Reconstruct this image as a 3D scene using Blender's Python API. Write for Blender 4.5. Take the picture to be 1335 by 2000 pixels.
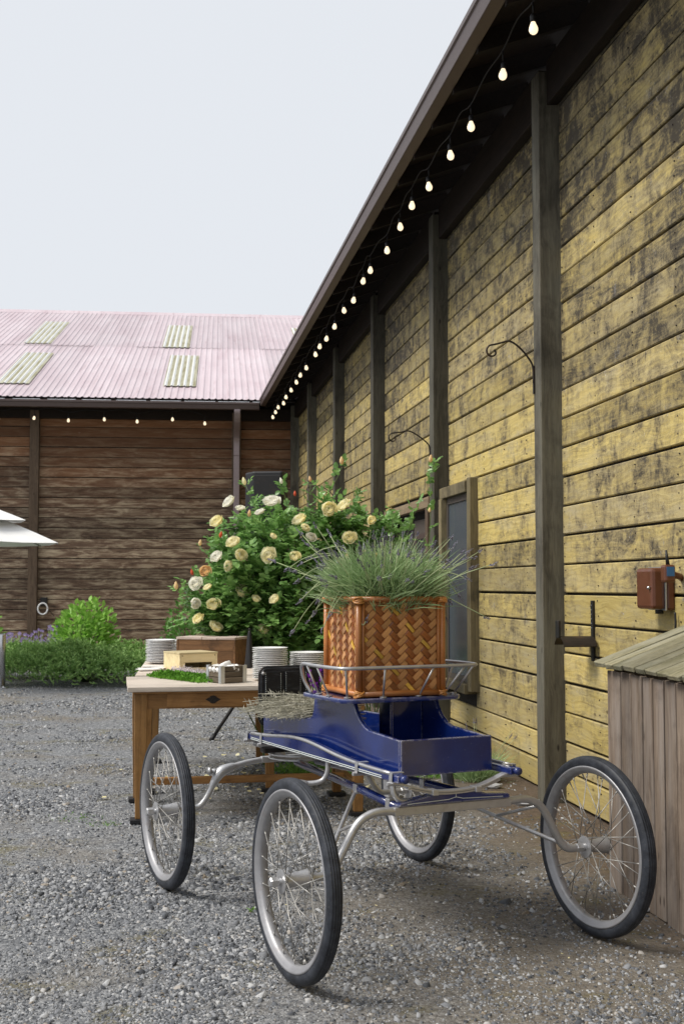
import bpy, math, random
import numpy as np
from mathutils import Vector, Matrix, noise as mnoise

for o in list(bpy.data.objects):
    bpy.data.objects.remove(o)
scene = bpy.context.scene
COL = scene.collection
R = math.radians

# ------------------------------------------------------------------ camera
EYE = 1.33
cam_d = bpy.data.cameras.new('camera')
cam = bpy.data.objects.new('camera', cam_d); COL.objects.link(cam)
cam_d.sensor_fit = 'VERTICAL'; cam_d.sensor_height = 36.0; cam_d.sensor_width = 24.0
cam_d.lens = 43.2
cam_d.clip_start = 0.05; cam_d.clip_end = 600
cam.location = (0, 0, EYE)
cam.rotation_euler = (R(90) + math.atan(146 / 2400), 0, 0)
cam_d.dof.use_dof = True
cam_d.dof.focus_distance = 4.9
cam_d.dof.aperture_fstop = 10.0
scene.camera = cam

# ------------------------------------------------------------------ sky, sun, exposure
SUN_EL, SUN_AZ = R(52), R(-106)          # azimuth measured from +Y (view direction) towards +X
world = bpy.data.worlds.new('World'); scene.world = world
world.use_nodes = True
wn = world.node_tree
for n in list(wn.nodes): wn.nodes.remove(n)
w_out = wn.nodes.new('ShaderNodeOutputWorld')
w_bg = wn.nodes.new('ShaderNodeBackground')
w_sky = wn.nodes.new('ShaderNodeTexSky')
w_sky.sky_type = 'NISHITA'; w_sky.sun_disc = False
w_sky.sun_elevation = SUN_EL; w_sky.sun_rotation = SUN_AZ
w_sky.air_density = 1.0; w_sky.dust_density = 4.0; w_sky.ozone_density = 1.0
w_mix = wn.nodes.new('ShaderNodeMix'); w_mix.data_type = 'RGBA'
w_mix.inputs[0].default_value = 0.93
w_mix.inputs[7].default_value = (7.95, 8.25, 8.70, 1)     # even overcast cloud
wn.links.new(w_sky.outputs[0], w_mix.inputs[6])
wn.links.new(w_mix.outputs[2], w_bg.inputs['Color'])
w_bg.inputs['Strength'].default_value = 0.0865
wn.links.new(w_bg.outputs[0], w_out.inputs[0])

sun_d = bpy.data.lights.new('sun', 'SUN'); sun = bpy.data.objects.new('sun', sun_d); COL.objects.link(sun)
sun_d.energy = 3.0; sun_d.angle = R(25); sun_d.color = (1.0, 0.95, 0.87)
sdir = Vector((math.sin(SUN_AZ) * math.cos(SUN_EL), math.cos(SUN_AZ) * math.cos(SUN_EL), math.sin(SUN_EL)))
sun.rotation_euler = (-sdir).to_track_quat('-Z', 'Y').to_euler()
sun.location = sdir * 40
vs = scene.view_settings
vs.view_transform = 'Standard'; vs.look = 'None'; vs.exposure = 0.27; vs.gamma = 1.0
vs.use_curve_mapping = False
scene.render.resolution_x = 683; scene.render.resolution_y = 1024
scene.cycles.max_bounces = 6

# ------------------------------------------------------------------ helpers
def tag(o, label=None, cat=None, group=None, kind=None):
    if label: o['label'] = label
    if cat: o['category'] = cat
    if group: o['group'] = group
    if kind: o['kind'] = kind
    return o

def empty(name, loc=(0, 0, 0), rz=0.0):
    o = bpy.data.objects.new(name, None); COL.objects.link(o)
    o.location = loc; o.rotation_euler = (0, 0, rz); o.empty_display_size = 0.1
    return o

def link(name, me, parent=None, loc=None, rot=None, scale=None):
    o = bpy.data.objects.new(name, me); COL.objects.link(o)
    if parent: o.parent = parent
    if loc is not None: o.location = loc
    if rot is not None: o.rotation_euler = rot
    if scale is not None: o.scale = scale
    return o

class MB:
    def __init__(s): s.v = []; s.f = []
    def add(s, vs_, fs):
        b = len(s.v); s.v += [tuple(p) for p in vs_]; s.f += [tuple(b + i for i in f) for f in fs]; return s
    def box(s, lo, hi, M=None, jit=0.0, rng=random):
        x0, y0, z0 = lo; x1, y1, z1 = hi
        p = [Vector(q) for q in ((x0, y0, z0), (x1, y0, z0), (x1, y1, z0), (x0, y1, z0), (x0, y0, z1), (x1, y0, z1), (x1, y1, z1), (x0, y1, z1))]
        if jit: p = [q + Vector((rng.uniform(-jit, jit), rng.uniform(-jit, jit), rng.uniform(-jit, jit))) for q in p]
        if M is not None: p = [M @ q for q in p]
        return s.add(p, [(0, 3, 2, 1), (4, 5, 6, 7), (0, 1, 5, 4), (1, 2, 6, 5), (2, 3, 7, 6), (3, 0, 4, 7)])
    def tube(s, pts, r, n=8, caps=True, flat=1.0):
        pts = [Vector(p) for p in pts]; k = len(pts)
        rs = [r] * k if isinstance(r, (int, float)) else r
        vsn = []; prev = None
        for i, p in enumerate(pts):
            t = (pts[min(i + 1, k - 1)] - pts[max(i - 1, 0)])
            t = t.normalized() if t.length > 1e-9 else Vector((0, 0, 1))
            if prev is None:
                a = Vector((0, 0, 1)) if abs(t.z) < 0.9 else Vector((1, 0, 0))
                u = t.cross(a).normalized()
            else:
                u = prev - t * prev.dot(t)
                u = u.normalized() if u.length > 1e-6 else t.orthogonal().normalized()
            prev = u; w = t.cross(u)
            for j in range(n):
                a = 2 * math.pi * j / n
                vsn.append(p + u * (rs[i] * math.cos(a)) + w * (rs[i] * flat * math.sin(a)))
        fs = [(i * n + j, i * n + (j + 1) % n, (i + 1) * n + (j + 1) % n, (i + 1) * n + j) for i in range(k - 1) for j in range(n)]
        if caps: fs += [tuple(range(n - 1, -1, -1)), tuple((k - 1) * n + j for j in range(n))]
        return s.add(vsn, fs)
    def lathe(s, prof, n=24, M=None, close=False):
        vsn = []; k = len(prof)
        for r, z in prof:
            for j in range(n):
                a = 2 * math.pi * j / n
                p = Vector((r * math.cos(a), r * math.sin(a), z)); vsn.append(M @ p if M is not None else p)
        m = k if close else k - 1
        fs = [(i * n + j, i * n + (j + 1) % n, ((i + 1) % k) * n + (j + 1) % n, ((i + 1) % k) * n + j) for i in range(m) for j in range(n)]
        return s.add(vsn, fs)
    def prism(s, outline, d0, d1, fn):
        """outline: 2-D polygon; fn(a,b,d)->xyz"""
        n = len(outline)
        vsn = [fn(a, b, d0) for a, b in outline] + [fn(a, b, d1) for a, b in outline]
        fs = [tuple(range(n - 1, -1, -1)), tuple(range(n, 2 * n))] + [(i, (i + 1) % n, n + (i + 1) % n, n + i) for i in range(n)]
        return s.add(vsn, fs)
    def strap(s, pts, width, thick, wdir):
        """flat bar following pts; width along wdir"""
        pts = [Vector(p) for p in pts]; wdir = Vector(wdir).normalized(); k = len(pts); vsn = []
        for i, p in enumerate(pts):
            t = (pts[min(i + 1, k - 1)] - pts[max(i - 1, 0)]).normalized(); nrm = t.cross(wdir).normalized()
            for a, b in ((-1, -1), (1, -1), (1, 1), (-1, 1)): vsn.append(p + wdir * (a * width / 2) + nrm * (b * thick / 2))
        fs = [(i * 4 + j, i * 4 + (j + 1) % 4, (i + 1) * 4 + (j + 1) % 4, (i + 1) * 4 + j) for i in range(k - 1) for j in range(4)]
        fs += [(3, 2, 1, 0), tuple((k - 1) * 4 + j for j in range(4))]
        return s.add(vsn, fs)
    def mesh(s, name, mat, smooth=False):
        me = bpy.data.meshes.new(name); me.from_pydata(s.v, [], s.f)
        import bmesh
        bm = bmesh.new(); bm.from_mesh(me); bmesh.ops.recalc_face_normals(bm, faces=bm.faces); bm.to_mesh(me); bm.free()
        me.materials.append(mat)
        if smooth: me.polygons.foreach_set('use_smooth', [True] * len(me.polygons))
        me.update(); return me
    def build(s, name, mat, parent=None, smooth=False, bevel=0.0, loc=None, rot=None, autosmooth=None):
        o = link(name, s.mesh(name, mat, smooth), parent, loc, rot)
        if bevel:
            m = o.modifiers.new('bevel', 'BEVEL'); m.width = bevel; m.segments = 2; m.limit_method = 'ANGLE'; m.angle_limit = R(40)
        if autosmooth is not None:
            o.data.polygons.foreach_set('use_smooth', [True] * len(o.data.polygons))
            o.data.set_sharp_from_angle(angle=R(autosmooth))
        return o

def fast_mesh(name, V, F, mat, smooth=False):
    """V (n,3) float array, F (m,3|4) int array"""
    me = bpy.data.meshes.new(name)
    k = F.shape[1]
    me.vertices.add(len(V)); me.vertices.foreach_set('co', np.ascontiguousarray(V, dtype=np.float32).ravel())
    me.loops.add(F.size); me.loops.foreach_set('vertex_index', np.ascontiguousarray(F, dtype=np.int32).ravel())
    me.polygons.add(len(F)); me.polygons.foreach_set('loop_start', np.arange(0, F.size, k, dtype=np.int32))
    me.update(calc_edges=True)
    if smooth: me.polygons.foreach_set('use_smooth', np.ones(len(F), dtype=bool))
    me.materials.append(mat); me.validate(); return me

def spline(pts, n=6):
    """Catmull-Rom through pts"""
    P = [Vector(p) for p in pts]; out = []
    for i in range(len(P) - 1):
        p0 = P[max(i - 1, 0)]; p1 = P[i]; p2 = P[i + 1]; p3 = P[min(i + 2, len(P) - 1)]
        for k in range(n):
            t = k / n
            out.append(0.5 * ((2 * p1) + (p2 - p0) * t + (2 * p0 - 5 * p1 + 4 * p2 - p3) * t * t + (3 * p1 - p0 - 3 * p2 + p3) * t ** 3))
    out.append(P[-1]); return out

# ------------------------------------------------------------------ materials
class NT:
    def __init__(s, name):
        s.m = bpy.data.materials.new(name); s.m.use_nodes = True; s.t = s.m.node_tree
        s.b = s.t.nodes['Principled BSDF']; s.out = s.t.nodes['Material Output']
    def n(s, t, **kw):
        x = s.t.nodes.new(t)
        for k, v in kw.items(): setattr(x, k, v)
        return x
    def put(s, sock, v):
        if isinstance(v, bpy.types.NodeSocket): s.t.links.new(v, sock)
        elif v is not None:
            if isinstance(v, tuple) and len(v) == 3 and sock.type == 'RGBA': v = (*v, 1)
            sock.default_value = v
    def obj(s, ob=None):
        x = s.n('ShaderNodeTexCoord')
        if ob is not None: x.object = ob
        return x.outputs['Object']
    def pos(s): return s.n('ShaderNodeNewGeometry').outputs['Position']
    def island(s): return s.n('ShaderNodeNewGeometry').outputs['Random Per Island']
    def rand(s): return s.n('ShaderNodeObjectInfo').outputs['Random']
    def map(s, v, scale=(1, 1, 1), loc=(0, 0, 0), rot=(0, 0, 0)):
        x = s.n('ShaderNodeMapping'); s.put(x.inputs[0], v); s.put(x.inputs['Scale'], scale); s.put(x.inputs['Location'], loc); s.put(x.inputs['Rotation'], rot)
        return x.outputs[0]
    def noise(s, v, scale=5., detail=4., rough=.55, dist=0.):
        x = s.n('ShaderNodeTexNoise'); s.put(x.inputs['Vector'], v); x.inputs['Scale'].default_value = scale
        x.inputs['Detail'].default_value = detail; x.inputs['Roughness'].default_value = rough; x.inputs['Distortion'].default_value = dist
        return x.outputs[0]
    def voro(s, v, scale=5., out='Distance', feature='F1', rnd=1.):
        x = s.n('ShaderNodeTexVoronoi', feature=feature); s.put(x.inputs['Vector'], v); x.inputs['Scale'].default_value = scale
        x.inputs['Randomness'].default_value = rnd
        return x.outputs[out]
    def wave(s, v, scale=5., dist=2., detail=2., dirn='Z'):
        x = s.n('ShaderNodeTexWave'); x.bands_direction = dirn; s.put(x.inputs['Vector'], v); x.inputs['Scale'].default_value = scale
        x.inputs['Distortion'].default_value = dist; x.inputs['Detail'].default_value = detail
        return x.outputs['Fac']
    def ramp(s, f, stops):
        x = s.n('ShaderNodeValToRGB'); s.put(x.inputs[0], f); e = x.color_ramp.elements
        while len(e) < len(stops): e.new(0.5)
        for i, (p, c) in enumerate(stops):
            e[i].position = p
            if isinstance(c, (int, float)): c = (c, c, c)
            e[i].color = (*c, 1)
        return x.outputs[0]
    def mix(s, f, a, b, blend='MIX'):
        x = s.n('ShaderNodeMix', data_type='RGBA', blend_type=blend); s.put(x.inputs[0], f); s.put(x.inputs[6], a); s.put(x.inputs[7], b)
        return x.outputs[2]
    def math(s, op, a, b=None, c=None, clamp=False):
        x = s.n('ShaderNodeMath', operation=op, use_clamp=clamp); s.put(x.inputs[0], a)
        if b is not None: s.put(x.inputs[1], b)
        if c is not None: s.put(x.inputs[2], c)
        return x.outputs[0]
    def vadd(s, a, b):
        x = s.n('ShaderNodeVectorMath', operation='ADD'); s.put(x.inputs[0], a); s.put(x.inputs[1], b); return x.outputs[0]
    def comb(s, x_, y_, z_):
        x = s.n('ShaderNodeCombineXYZ'); s.put(x.inputs[0], x_); s.put(x.inputs[1], y_); s.put(x.inputs[2], z_); return x.outputs[0]
    def sep(s, v):
        x = s.n('ShaderNodeSeparateXYZ'); s.put(x.inputs[0], v); return x.outputs
    def bump(s, h, strength=.4, dist=.01, normal=None):
        x = s.n('ShaderNodeBump'); s.put(x.inputs['Height'], h); x.inputs['Strength'].default_value = strength; x.inputs['Distance'].default_value = dist
        if normal is not None: s.put(x.inputs['Normal'], normal)
        return x.outputs[0]
    def edge(s, radius=.006):
        """0..1 mask on sharp edges (worn paint, rubbed corners, painted edge highlights)"""
        b = s.n('ShaderNodeBevel', samples=4); b.inputs['Radius'].default_value = radius
        g = s.n('ShaderNodeNewGeometry'); d = s.n('ShaderNodeVectorMath', operation='DOT_PRODUCT')
        s.put(d.inputs[0], b.outputs[0]); s.put(d.inputs[1], g.outputs['Normal'])
        return s.math('SUBTRACT', 1.0, d.outputs['Value'], clamp=True)
    def fin(s, color, rough=.6, metal=0., spec=None, normal=None, coat=None, **kw):
        b = s.b; s.put(b.inputs['Base Color'], color); s.put(b.inputs['Roughness'], rough); s.put(b.inputs['Metallic'], metal)
        if spec is not None: s.put(b.inputs['Specular IOR Level'], spec)
        if normal is not None: s.put(b.inputs['Normal'], normal)
        if coat is not None: s.put(b.inputs['Coat Weight'], coat); b.inputs['Coat Roughness'].default_value = .08
        for k, v in kw.items(): s.put(b.inputs[k], v)
        return s.m

def m_plain(name, col, rough=.6, metal=0., var=.25, scale=30., spec=None, coat=None, bump=0.):
    t = NT(name); v = t.obj(); f = t.noise(v, scale, 5, .6)
    c = t.mix(f, tuple(x * (1 - var) for x in col), tuple(min(1, x * (1 + var)) for x in col))
    nm = t.bump(f, bump, .004) if bump else None
    rr = t.math('MULTIPLY_ADD', f, .25, rough - .12)
    return t.fin(c, rr, metal, spec, nm, coat)

def m_wood(name, a, b, dark, axis='X', grain=34., stain=.45, stain_scale=2.2, ob=None, grey=None, rough=.75, knots=True, edge=0.):
    """weathered board: long grain along axis, knots, stains"""
    t = NT(name); v0 = t.obj(ob); r = t.rand()
    off = t.math('MULTIPLY', r, 37.0)
    v = t.vadd(v0, t.comb(off, off, off))
    long = {'X': (1.1, grain, grain), 'Y': (grain, 1.1, grain), 'Z': (grain, grain, 1.1)}[axis]
    mid = {'X': (1.2, 9, 9), 'Y': (9, 1.2, 9), 'Z': (9, 9, 1.2)}[axis]
    kn = {'X': (1.0, 2.6, 2.6), 'Y': (2.6, 1.0, 2.6), 'Z': (2.6, 2.6, 1.0)}[axis]
    warp = t.noise(t.map(v, kn), 2.2, 2, .5)
    vw = t.vadd(v, t.comb(*[t.math('MULTIPLY', warp, {'X': (0, .10, .10), 'Y': (.10, 0, .10), 'Z': (.10, .10, 0)}[axis][i]) for i in range(3)]))
    g = t.noise(t.map(vw, long), 1.6, 7, .68)
    fig = t.noise(t.map(vw, mid), 2.2, 4, .6, .6)
    c = t.mix(t.ramp(g, [(.3, 0.), (.72, 1.)]), a, b)
    c = t.mix(t.math('MULTIPLY', t.ramp(fig, [(.5, 0.), (.72, 1.)]), .55), c, tuple(x * .55 for x in a))
    if grey:
        gf = t.noise(t.map(v, mid), .8, 5, .65)
        c = t.mix(t.math('MULTIPLY', t.ramp(gf, [(.45, 0.), (.75, 1.)]), .8), c, grey)
    if knots:
        d = t.voro(t.map(v, kn), 3.1)
        c = t.mix(t.math('MULTIPLY', t.ramp(d, [(.035, 1.), (.085, 0.)]), .85), c, tuple(x * .8 for x in dark))
    st = t.noise(v, stain_scale, 6, .66, .3)
    c = t.mix(t.math('MULTIPLY', t.ramp(st, [(.52, 0.), (.70, 1.)]), stain), c, dark)
    tone = t.math('MULTIPLY_ADD', r, .5, .75)
    c = t.mix(1.0, c, t.comb(tone, tone, tone), 'MULTIPLY')
    if edge:
        c = t.mix(t.math('MULTIPLY', t.ramp(t.edge(.008), [(.02, 0.), (.25, 1.)]), edge), c, tuple(min(1, x * 1.8) for x in b))
    nm = t.bump(t.math('ADD', g, t.math('MULTIPLY', fig, .6)), .55, .004)
    return t.fin(c, rough, 0, .25, nm)

def m_metal(name, col, rough=.35, metal=.9, rust=.0, var=.25):
    t = NT(name); v = t.obj()
    f = t.noise(v, 26, 6, .65); g = t.noise(v, 130, 3, .6)
    c = t.mix(f, tuple(x * (1 - var) for x in col), tuple(min(1, x * (1 + var)) for x in col))
    mt = metal
    if rust:
        rf = t.math('MULTIPLY', t.ramp(t.noise(v, 9, 7, .7), [(.54, 0.), (.68, 1.)]), rust)
        c = t.mix(rf, c, (.16, .075, .035)); mt = t.math('SUBTRACT', metal, t.math('MULTIPLY', rf, metal))
    rr = t.math('MULTIPLY_ADD', g, .3, rough - .1)
    return t.fin(c, rr, mt, .5, t.bump(g, .12, .002))

def m_leaf(name, a, b, rough=.45, trans=.25, back=None, spec=.4, dark=None):
    t = NT(name); i = t.island()
    c = t.mix(i, a, b)
    f = t.noise(t.pos(), 7, 3, .6)
    c = t.mix(t.math('MULTIPLY', t.ramp(f, [(.35, 0.), (.7, 1.)]), .5), c, tuple(min(1, x * 1.35) for x in b))
    t.fin(c, rough, 0, spec)
    tr = t.n('ShaderNodeBsdfTranslucent'); t.put(tr.inputs[0], c)
    mx = t.n('ShaderNodeMixShader'); mx.inputs[0].default_value = trans
    t.t.links.new(t.b.outputs[0], mx.inputs[1]); t.t.links.new(tr.outputs[0], mx.inputs[2]); t.t.links.new(mx.outputs[0], t.out.inputs[0])
    return t.m

# ------------------------------------------------------------------ frames of the place
AW = math.atan(0.149)                       # the long barn runs off to the left of the view direction
barn = empty('long_barn', (2.531, 0, 0), AW)    # local +Y along the wall, +X into the building, wall face at x = 0
tag(barn, 'long barn of weathered yellow boards with dark posts and brown gutter along the right', 'barn')
AB = math.atan(0.10)
back = empty('brown_barn', (-0.823, 22.5, 0), AB)   # local +X along its wall, +Y into the building
tag(back, 'dark brown boarded barn with faded red corrugated roof across the yard', 'barn')
na = Vector((math.cos(AW), math.sin(AW), 0)); aa = Vector((-math.sin(AW), math.cos(AW), 0))

# yellow boards: own material, stains run across boards so they use the barn's coordinates
def make_yellow():
    t = NT('yellow_weathered_board'); v0 = t.obj(barn); r = t.rand()
    r2 = t.math('FRACT', t.math('MULTIPLY', r, 7.31)); r3 = t.math('FRACT', t.math('MULTIPLY', r, 17.7))
    off = t.math('MULTIPLY', r, 53.0)
    v = t.vadd(v0, t.comb(off, off, 0.0))
    warp = t.noise(t.map(v, (1, 1.0, 3.2)), 2.0, 3, .55)
    vw = t.vadd(v, t.comb(0.0, 0.0, t.math('MULTIPLY', warp, .13)))
    g = t.noise(t.map(vw, (1, 1.5, 52)), 1.5, 8, .74)
    fig = t.wave(t.map(vw, (1, .30, 1)), 10, 5.5, 3, 'Z')
    c = t.mix(t.ramp(g, [(.32, 0.), (.70, 1.)]), (.42, .315, .095), (.66, .53, .205))
    # each board took stain and weather differently
    c = t.mix(t.math('MULTIPLY', t.ramp(r2, [(.35, 0.), (1., 1.)]), .75), c, t.mix(g, (.30, .235, .11), (.46, .385, .20)))
    c = t.mix(t.math('MULTIPLY', t.ramp(fig, [(.66, 0.), (.97, 1.)]), .22), c, (.27, .18, .06))
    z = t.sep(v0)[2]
    big = t.noise(v0, .55, 3, .5)
    gf = t.noise(t.map(v, (1, 1.1, 5.)), 1.7, 8, .74)
    c = t.mix(t.math('MULTIPLY', t.ramp(gf, [(.46, 0.), (.70, 1.)]), .60), c, (.37, .335, .25))
    # knots
    d = t.voro(t.map(v, (1, 1.0, 1.9)), 3.6)
    c = t.mix(t.math('MULTIPLY', t.ramp(d, [(.05, 1.), (.10, 0.)]), .80), c, (.085, .055, .028))
    # mildew: mottled, fibrous along the board, thicker higher up
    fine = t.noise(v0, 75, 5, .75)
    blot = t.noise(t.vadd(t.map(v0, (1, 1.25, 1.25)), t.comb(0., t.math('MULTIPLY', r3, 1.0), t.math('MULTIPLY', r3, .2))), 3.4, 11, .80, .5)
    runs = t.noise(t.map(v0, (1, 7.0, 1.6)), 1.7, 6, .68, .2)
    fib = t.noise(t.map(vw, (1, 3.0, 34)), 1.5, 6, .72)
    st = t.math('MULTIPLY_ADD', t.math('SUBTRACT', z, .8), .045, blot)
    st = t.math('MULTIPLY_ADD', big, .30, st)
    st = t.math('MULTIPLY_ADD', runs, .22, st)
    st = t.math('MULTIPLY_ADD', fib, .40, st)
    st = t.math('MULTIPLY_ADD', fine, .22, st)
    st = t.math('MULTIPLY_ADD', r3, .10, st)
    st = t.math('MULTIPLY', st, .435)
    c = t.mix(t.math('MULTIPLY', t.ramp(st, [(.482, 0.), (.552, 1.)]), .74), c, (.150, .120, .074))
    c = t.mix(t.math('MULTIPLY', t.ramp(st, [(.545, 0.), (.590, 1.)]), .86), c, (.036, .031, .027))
    # bare blue-grey wood and white flecks
    sp = t.noise(t.map(v0, (1, 2.0, 1.4)), 2.9, 8, .78)
    c = t.mix(t.math('MULTIPLY', t.ramp(sp, [(.60, 0.), (.68, 1.)]), .60), c, (.25, .24, .235))
    fl = t.noise(v0, 95, 2, .6)
    c = t.mix(t.math('MULTIPLY', t.math('MULTIPLY', t.ramp(fl, [(.63, 0.), (.69, 1.)]), t.ramp(sp, [(.53, 0.), (.64, 1.)])), .85), c, (.66, .64, .62))
    tone = t.math('MULTIPLY_ADD', r, .36, .80)
    c = t.mix(1.0, c, t.comb(tone, tone, tone), 'MULTIPLY')
    c = t.mix(t.math('MULTIPLY', t.ramp(t.edge(.006), [(.03, 0.), (.3, 1.)]), .45), c, (.52, .48, .37))
    nm = t.bump(t.math('ADD', g, t.math('MULTIPLY', fine, .5)), .6, .004)
    return t.fin(c, .72, 0, .3, nm)

def make_brown():
    t = NT('brown_weathered_board'); v0 = t.obj(back); r = t.rand()
    off = t.math('MULTIPLY', r, 41.0)
    v = t.vadd(v0, t.comb(off, 0.0, off))
    g = t.noise(t.map(v, (1.6, 1, 34)), 1.6, 8, .76)
    s1 = t.noise(t.map(v, (1.5, 1, 9.5)), 1.5, 8, .72, .6)
    c = t.mix(t.ramp(g, [(.3, 0.), (.72, 1.)]), (.085, .052, .034), (.19, .12, .078))
    c = t.mix(t.math('MULTIPLY', t.ramp(s1, [(.47, 0.), (.64, 1.)]), .9), c, (.46, .37, .255))
    c = t.mix(t.math('MULTIPLY', t.ramp(s1, [(.32, 1.), (.45, 0.)]), .85), c, (.026, .018, .013))
    # boards under the eave kept more of their red-brown stain
    z = t.sep(v0)[2]
    hi = t.math('MULTIPLY', t.ramp(t.math('MULTIPLY_ADD', t.noise(v0, .9, 4, .6), .28, t.math('MULTIPLY', z, .2)), [(.66, 0.), (.94, 1.)]), .8)
    c = t.mix(hi, c, t.mix(g, (.10, .036, .012), (.24, .10, .035)))
    d = t.voro(t.map(v, (1, 1, 2.3)), 2.6)
    c = t.mix(t.math('MULTIPLY', t.ramp(d, [(.025, 1.), (.055, 0.)]), .7), c, (.36, .27, .19))
    tone = t.math('MULTIPLY_ADD', r, .85, .62)
    c = t.mix(1.0, c, t.comb(tone, tone, tone), 'MULTIPLY')
    c = t.mix(t.math('MULTIPLY', t.ramp(t.edge(.007), [(.02, 0.), (.2, 1.)]), .75), c, (.42, .36, .28))  # pale board edges: light caught on the chamfers, painted into the colour
    return t.fin(c, .7, 0, .3, t.bump(g, .5, .004))

M = {}
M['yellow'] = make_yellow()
M['brown'] = make_brown()
M['post'] = m_wood('dark_post_wood', (.052, .048, .038), (.135, .123, .095), (.016, .014, .012), 'Z', 40, .8, 1.3, grey=(.175, .17, .135), edge=.8)
M['backpost'] = m_wood('brown_post_wood', (.075, .050, .035), (.17, .12, .08), (.03, .022, .016), 'Z', 40, .5, 1.6)
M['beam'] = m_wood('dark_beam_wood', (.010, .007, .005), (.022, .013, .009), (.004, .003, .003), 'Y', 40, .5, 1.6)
M['frame'] = m_wood('dark_frame_wood', (.12, .10, .065), (.27, .22, .12), (.03, .026, .02), 'Z', 40, .8, 2.6, edge=.5)
M['lintel'] = m_wood('lintel_wood', (.16, .12, .08), (.30, .23, .14), (.20, .055, .03), 'Y', 40, .9, 2.4)
M['dark'] = m_plain('dark_backing', (.018, .015, .012), .9)
M['gutter'] = m_metal('brown_gutter_metal', (.095, .068, .062), .36, .25, 0, .12)
M['spout'] = m_metal('brown_downspout_metal', (.30, .24, .24), .30, .55, 0, .2)
M['iron'] = m_metal('wrought_iron', (.035, .028, .024), .5, .6, .35)
M['blackpaint'] = m_metal('black_iron_paint', (.022, .021, .021), .45, .4, .15)
M['silver'] = m_metal('silver_paint', (.50, .50, .51), .34, .75, .32)
M['rimsilver'] = m_metal('rim_silver', (.35, .35, .365), .45, .6, .28)
M['spoke'] = NT('spoke_steel').fin((.42, .41, .39), .45, .35, .5)
M['steel'] = m_metal('stainless_steel', (.55, .55, .56), .22, 1.0)
M['blackcloth'] = m_plain('black_plastic', (.014, .014, .016), .5, 0, .3, 60, .4)
M['white'] = m_plain('glazed_white', (.80, .80, .80), .18, 0, .03, 20, .5)
M['linen'] = m_plain('white_cloth', (.78, .77, .75), .85, 0, .06, 60, .2, None, .3)
M['paper'] = m_plain('pale_paper', (.72, .71, .68), .8, 0, .08, 12)
M['glassdark'] = NT('window_glass').fin((.035, .045, .055), .06, 0, .6)
M['curtain'] = NT('dim_window_glass').fin((.075, .095, .115), .12, 0, .5)
M['winframe'] = m_plain('brown_window_frame', (.10, .085, .075), .45, .2, .2, 40)
M['meter'] = m_plain('brown_enamel', (.115, .038, .017), .38, 0, .22, 18, .5)
M['shedside'] = m_wood('brown_shed_board', (.135, .100, .075), (.26, .205, .16), (.045, .03, .024), 'Z', 40, .55, 3.2, grey=(.30, .27, .25))
M['shedroof'] = m_wood('mossy_roof_board', (.15, .14, .085), (.28, .255, .165), (.065, .07, .03), 'X', 44, .75, 4., grey=(.28, .275, .22), edge=.4)
M['soil'] = m_plain('soil', (.06, .045, .032), .95, 0, .4, 20, .1, None, .6)

# ------------------------------------------------------------------ ground
def make_ground_mat():
    t = NT('gravel_yard'); p = t.pos(); b = t.sep(t.obj(barn))
    fine = t.voro(p, 120, 'Color'); fd = t.voro(p, 120, 'Distance')
    mid = t.voro(p, 55, 'Color'); md = t.voro(p, 55)
    lum = t.math('MULTIPLY', t.sep(fine)[0], .5); lum = t.math('MULTIPLY_ADD', t.sep(mid)[1], .5, lum)
    c = t.ramp(lum, [(.1, (.085, .092, .102)), (.5, (.195, .202, .215)), (.9, (.36, .365, .37))])
    patch = t.noise(p, .9, 5, .62, .3)
    c = t.mix(t.math('MULTIPLY', t.ramp(patch, [(.50, 0.), (.68, 1.)]), .55), c, (.20, .165, .115))
    # trodden earth between the gravel around the buggy
    px = t.sep(p)
    warm = t.math('MULTIPLY_ADD', t.noise(p, .65, 5, .62, .2), 1.5, t.math('MULTIPLY', px[0], .38))
    c = t.mix(t.math('MULTIPLY', t.ramp(t.math('MULTIPLY', warm, .5), [(.30, 0.), (.52, 1.)]), .75), c, t.ramp(t.noise(p, 30, 6, .7), [(.3, (.095, .075, .052)), (.7, (.235, .20, .15))]))
    # earth along the foot of the long wall
    wob = t.math('MULTIPLY_ADD', t.noise(p, 1.7, 5, .6), .9, b[0])
    dirt = t.ramp(wob, [(-.35 + .5, 0.), (.02 + .5, 1.)])
    dd = t.math('ADD', wob, .0)
    dirt = t.ramp(t.math('MULTIPLY_ADD', dd, 1.0, .62), [(.30, 0.), (.72, 1.)])
    c = t.mix(t.math('MULTIPLY', dirt, .8), c, t.ramp(t.noise(p, 26, 6, .7), [(.3, (.055, .038, .026)), (.7, (.15, .105, .07))]))
    ms = t.math('MULTIPLY', t.ramp(t.noise(p, 2.1, 6, .68), [(.555, 0.), (.66, 1.)]), .6)
    c = t.mix(ms, c, t.ramp(t.noise(p, 40, 4, .7), [(.3, (.085, .085, .03)), (.7, (.21, .17, .06))]))
    h = t.math('ADD', t.math('MULTIPLY', fd, -.6), t.math('MULTIPLY', md, -1.0))
    return t.fin(c, .9, 0, .2, t.bump(t.math('ADD', h, t.noise(p, 300, 3, .6)), .7, .008))
M['ground'] = make_ground_mat()
def gz(x, y):
    q = mnoise.fractal(Vector((x * .8, y * .8, 3.1)), 1.0, 2.0, 3)
    return -0.006 + 0.010 * q
xs = np.concatenate([np.linspace(-70, -9, 14), np.linspace(-8, 6, 113), np.linspace(7, 70, 14)])
ys = np.concatenate([np.linspace(-40, 1.5, 10), np.linspace(2, 24, 177), np.linspace(25, 140, 14)])
gv = np.array([(x, y, gz(x, y) if (-8 <= x <= 6 and 2 <= y <= 24) else -0.006) for y in ys for x in xs])
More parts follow.
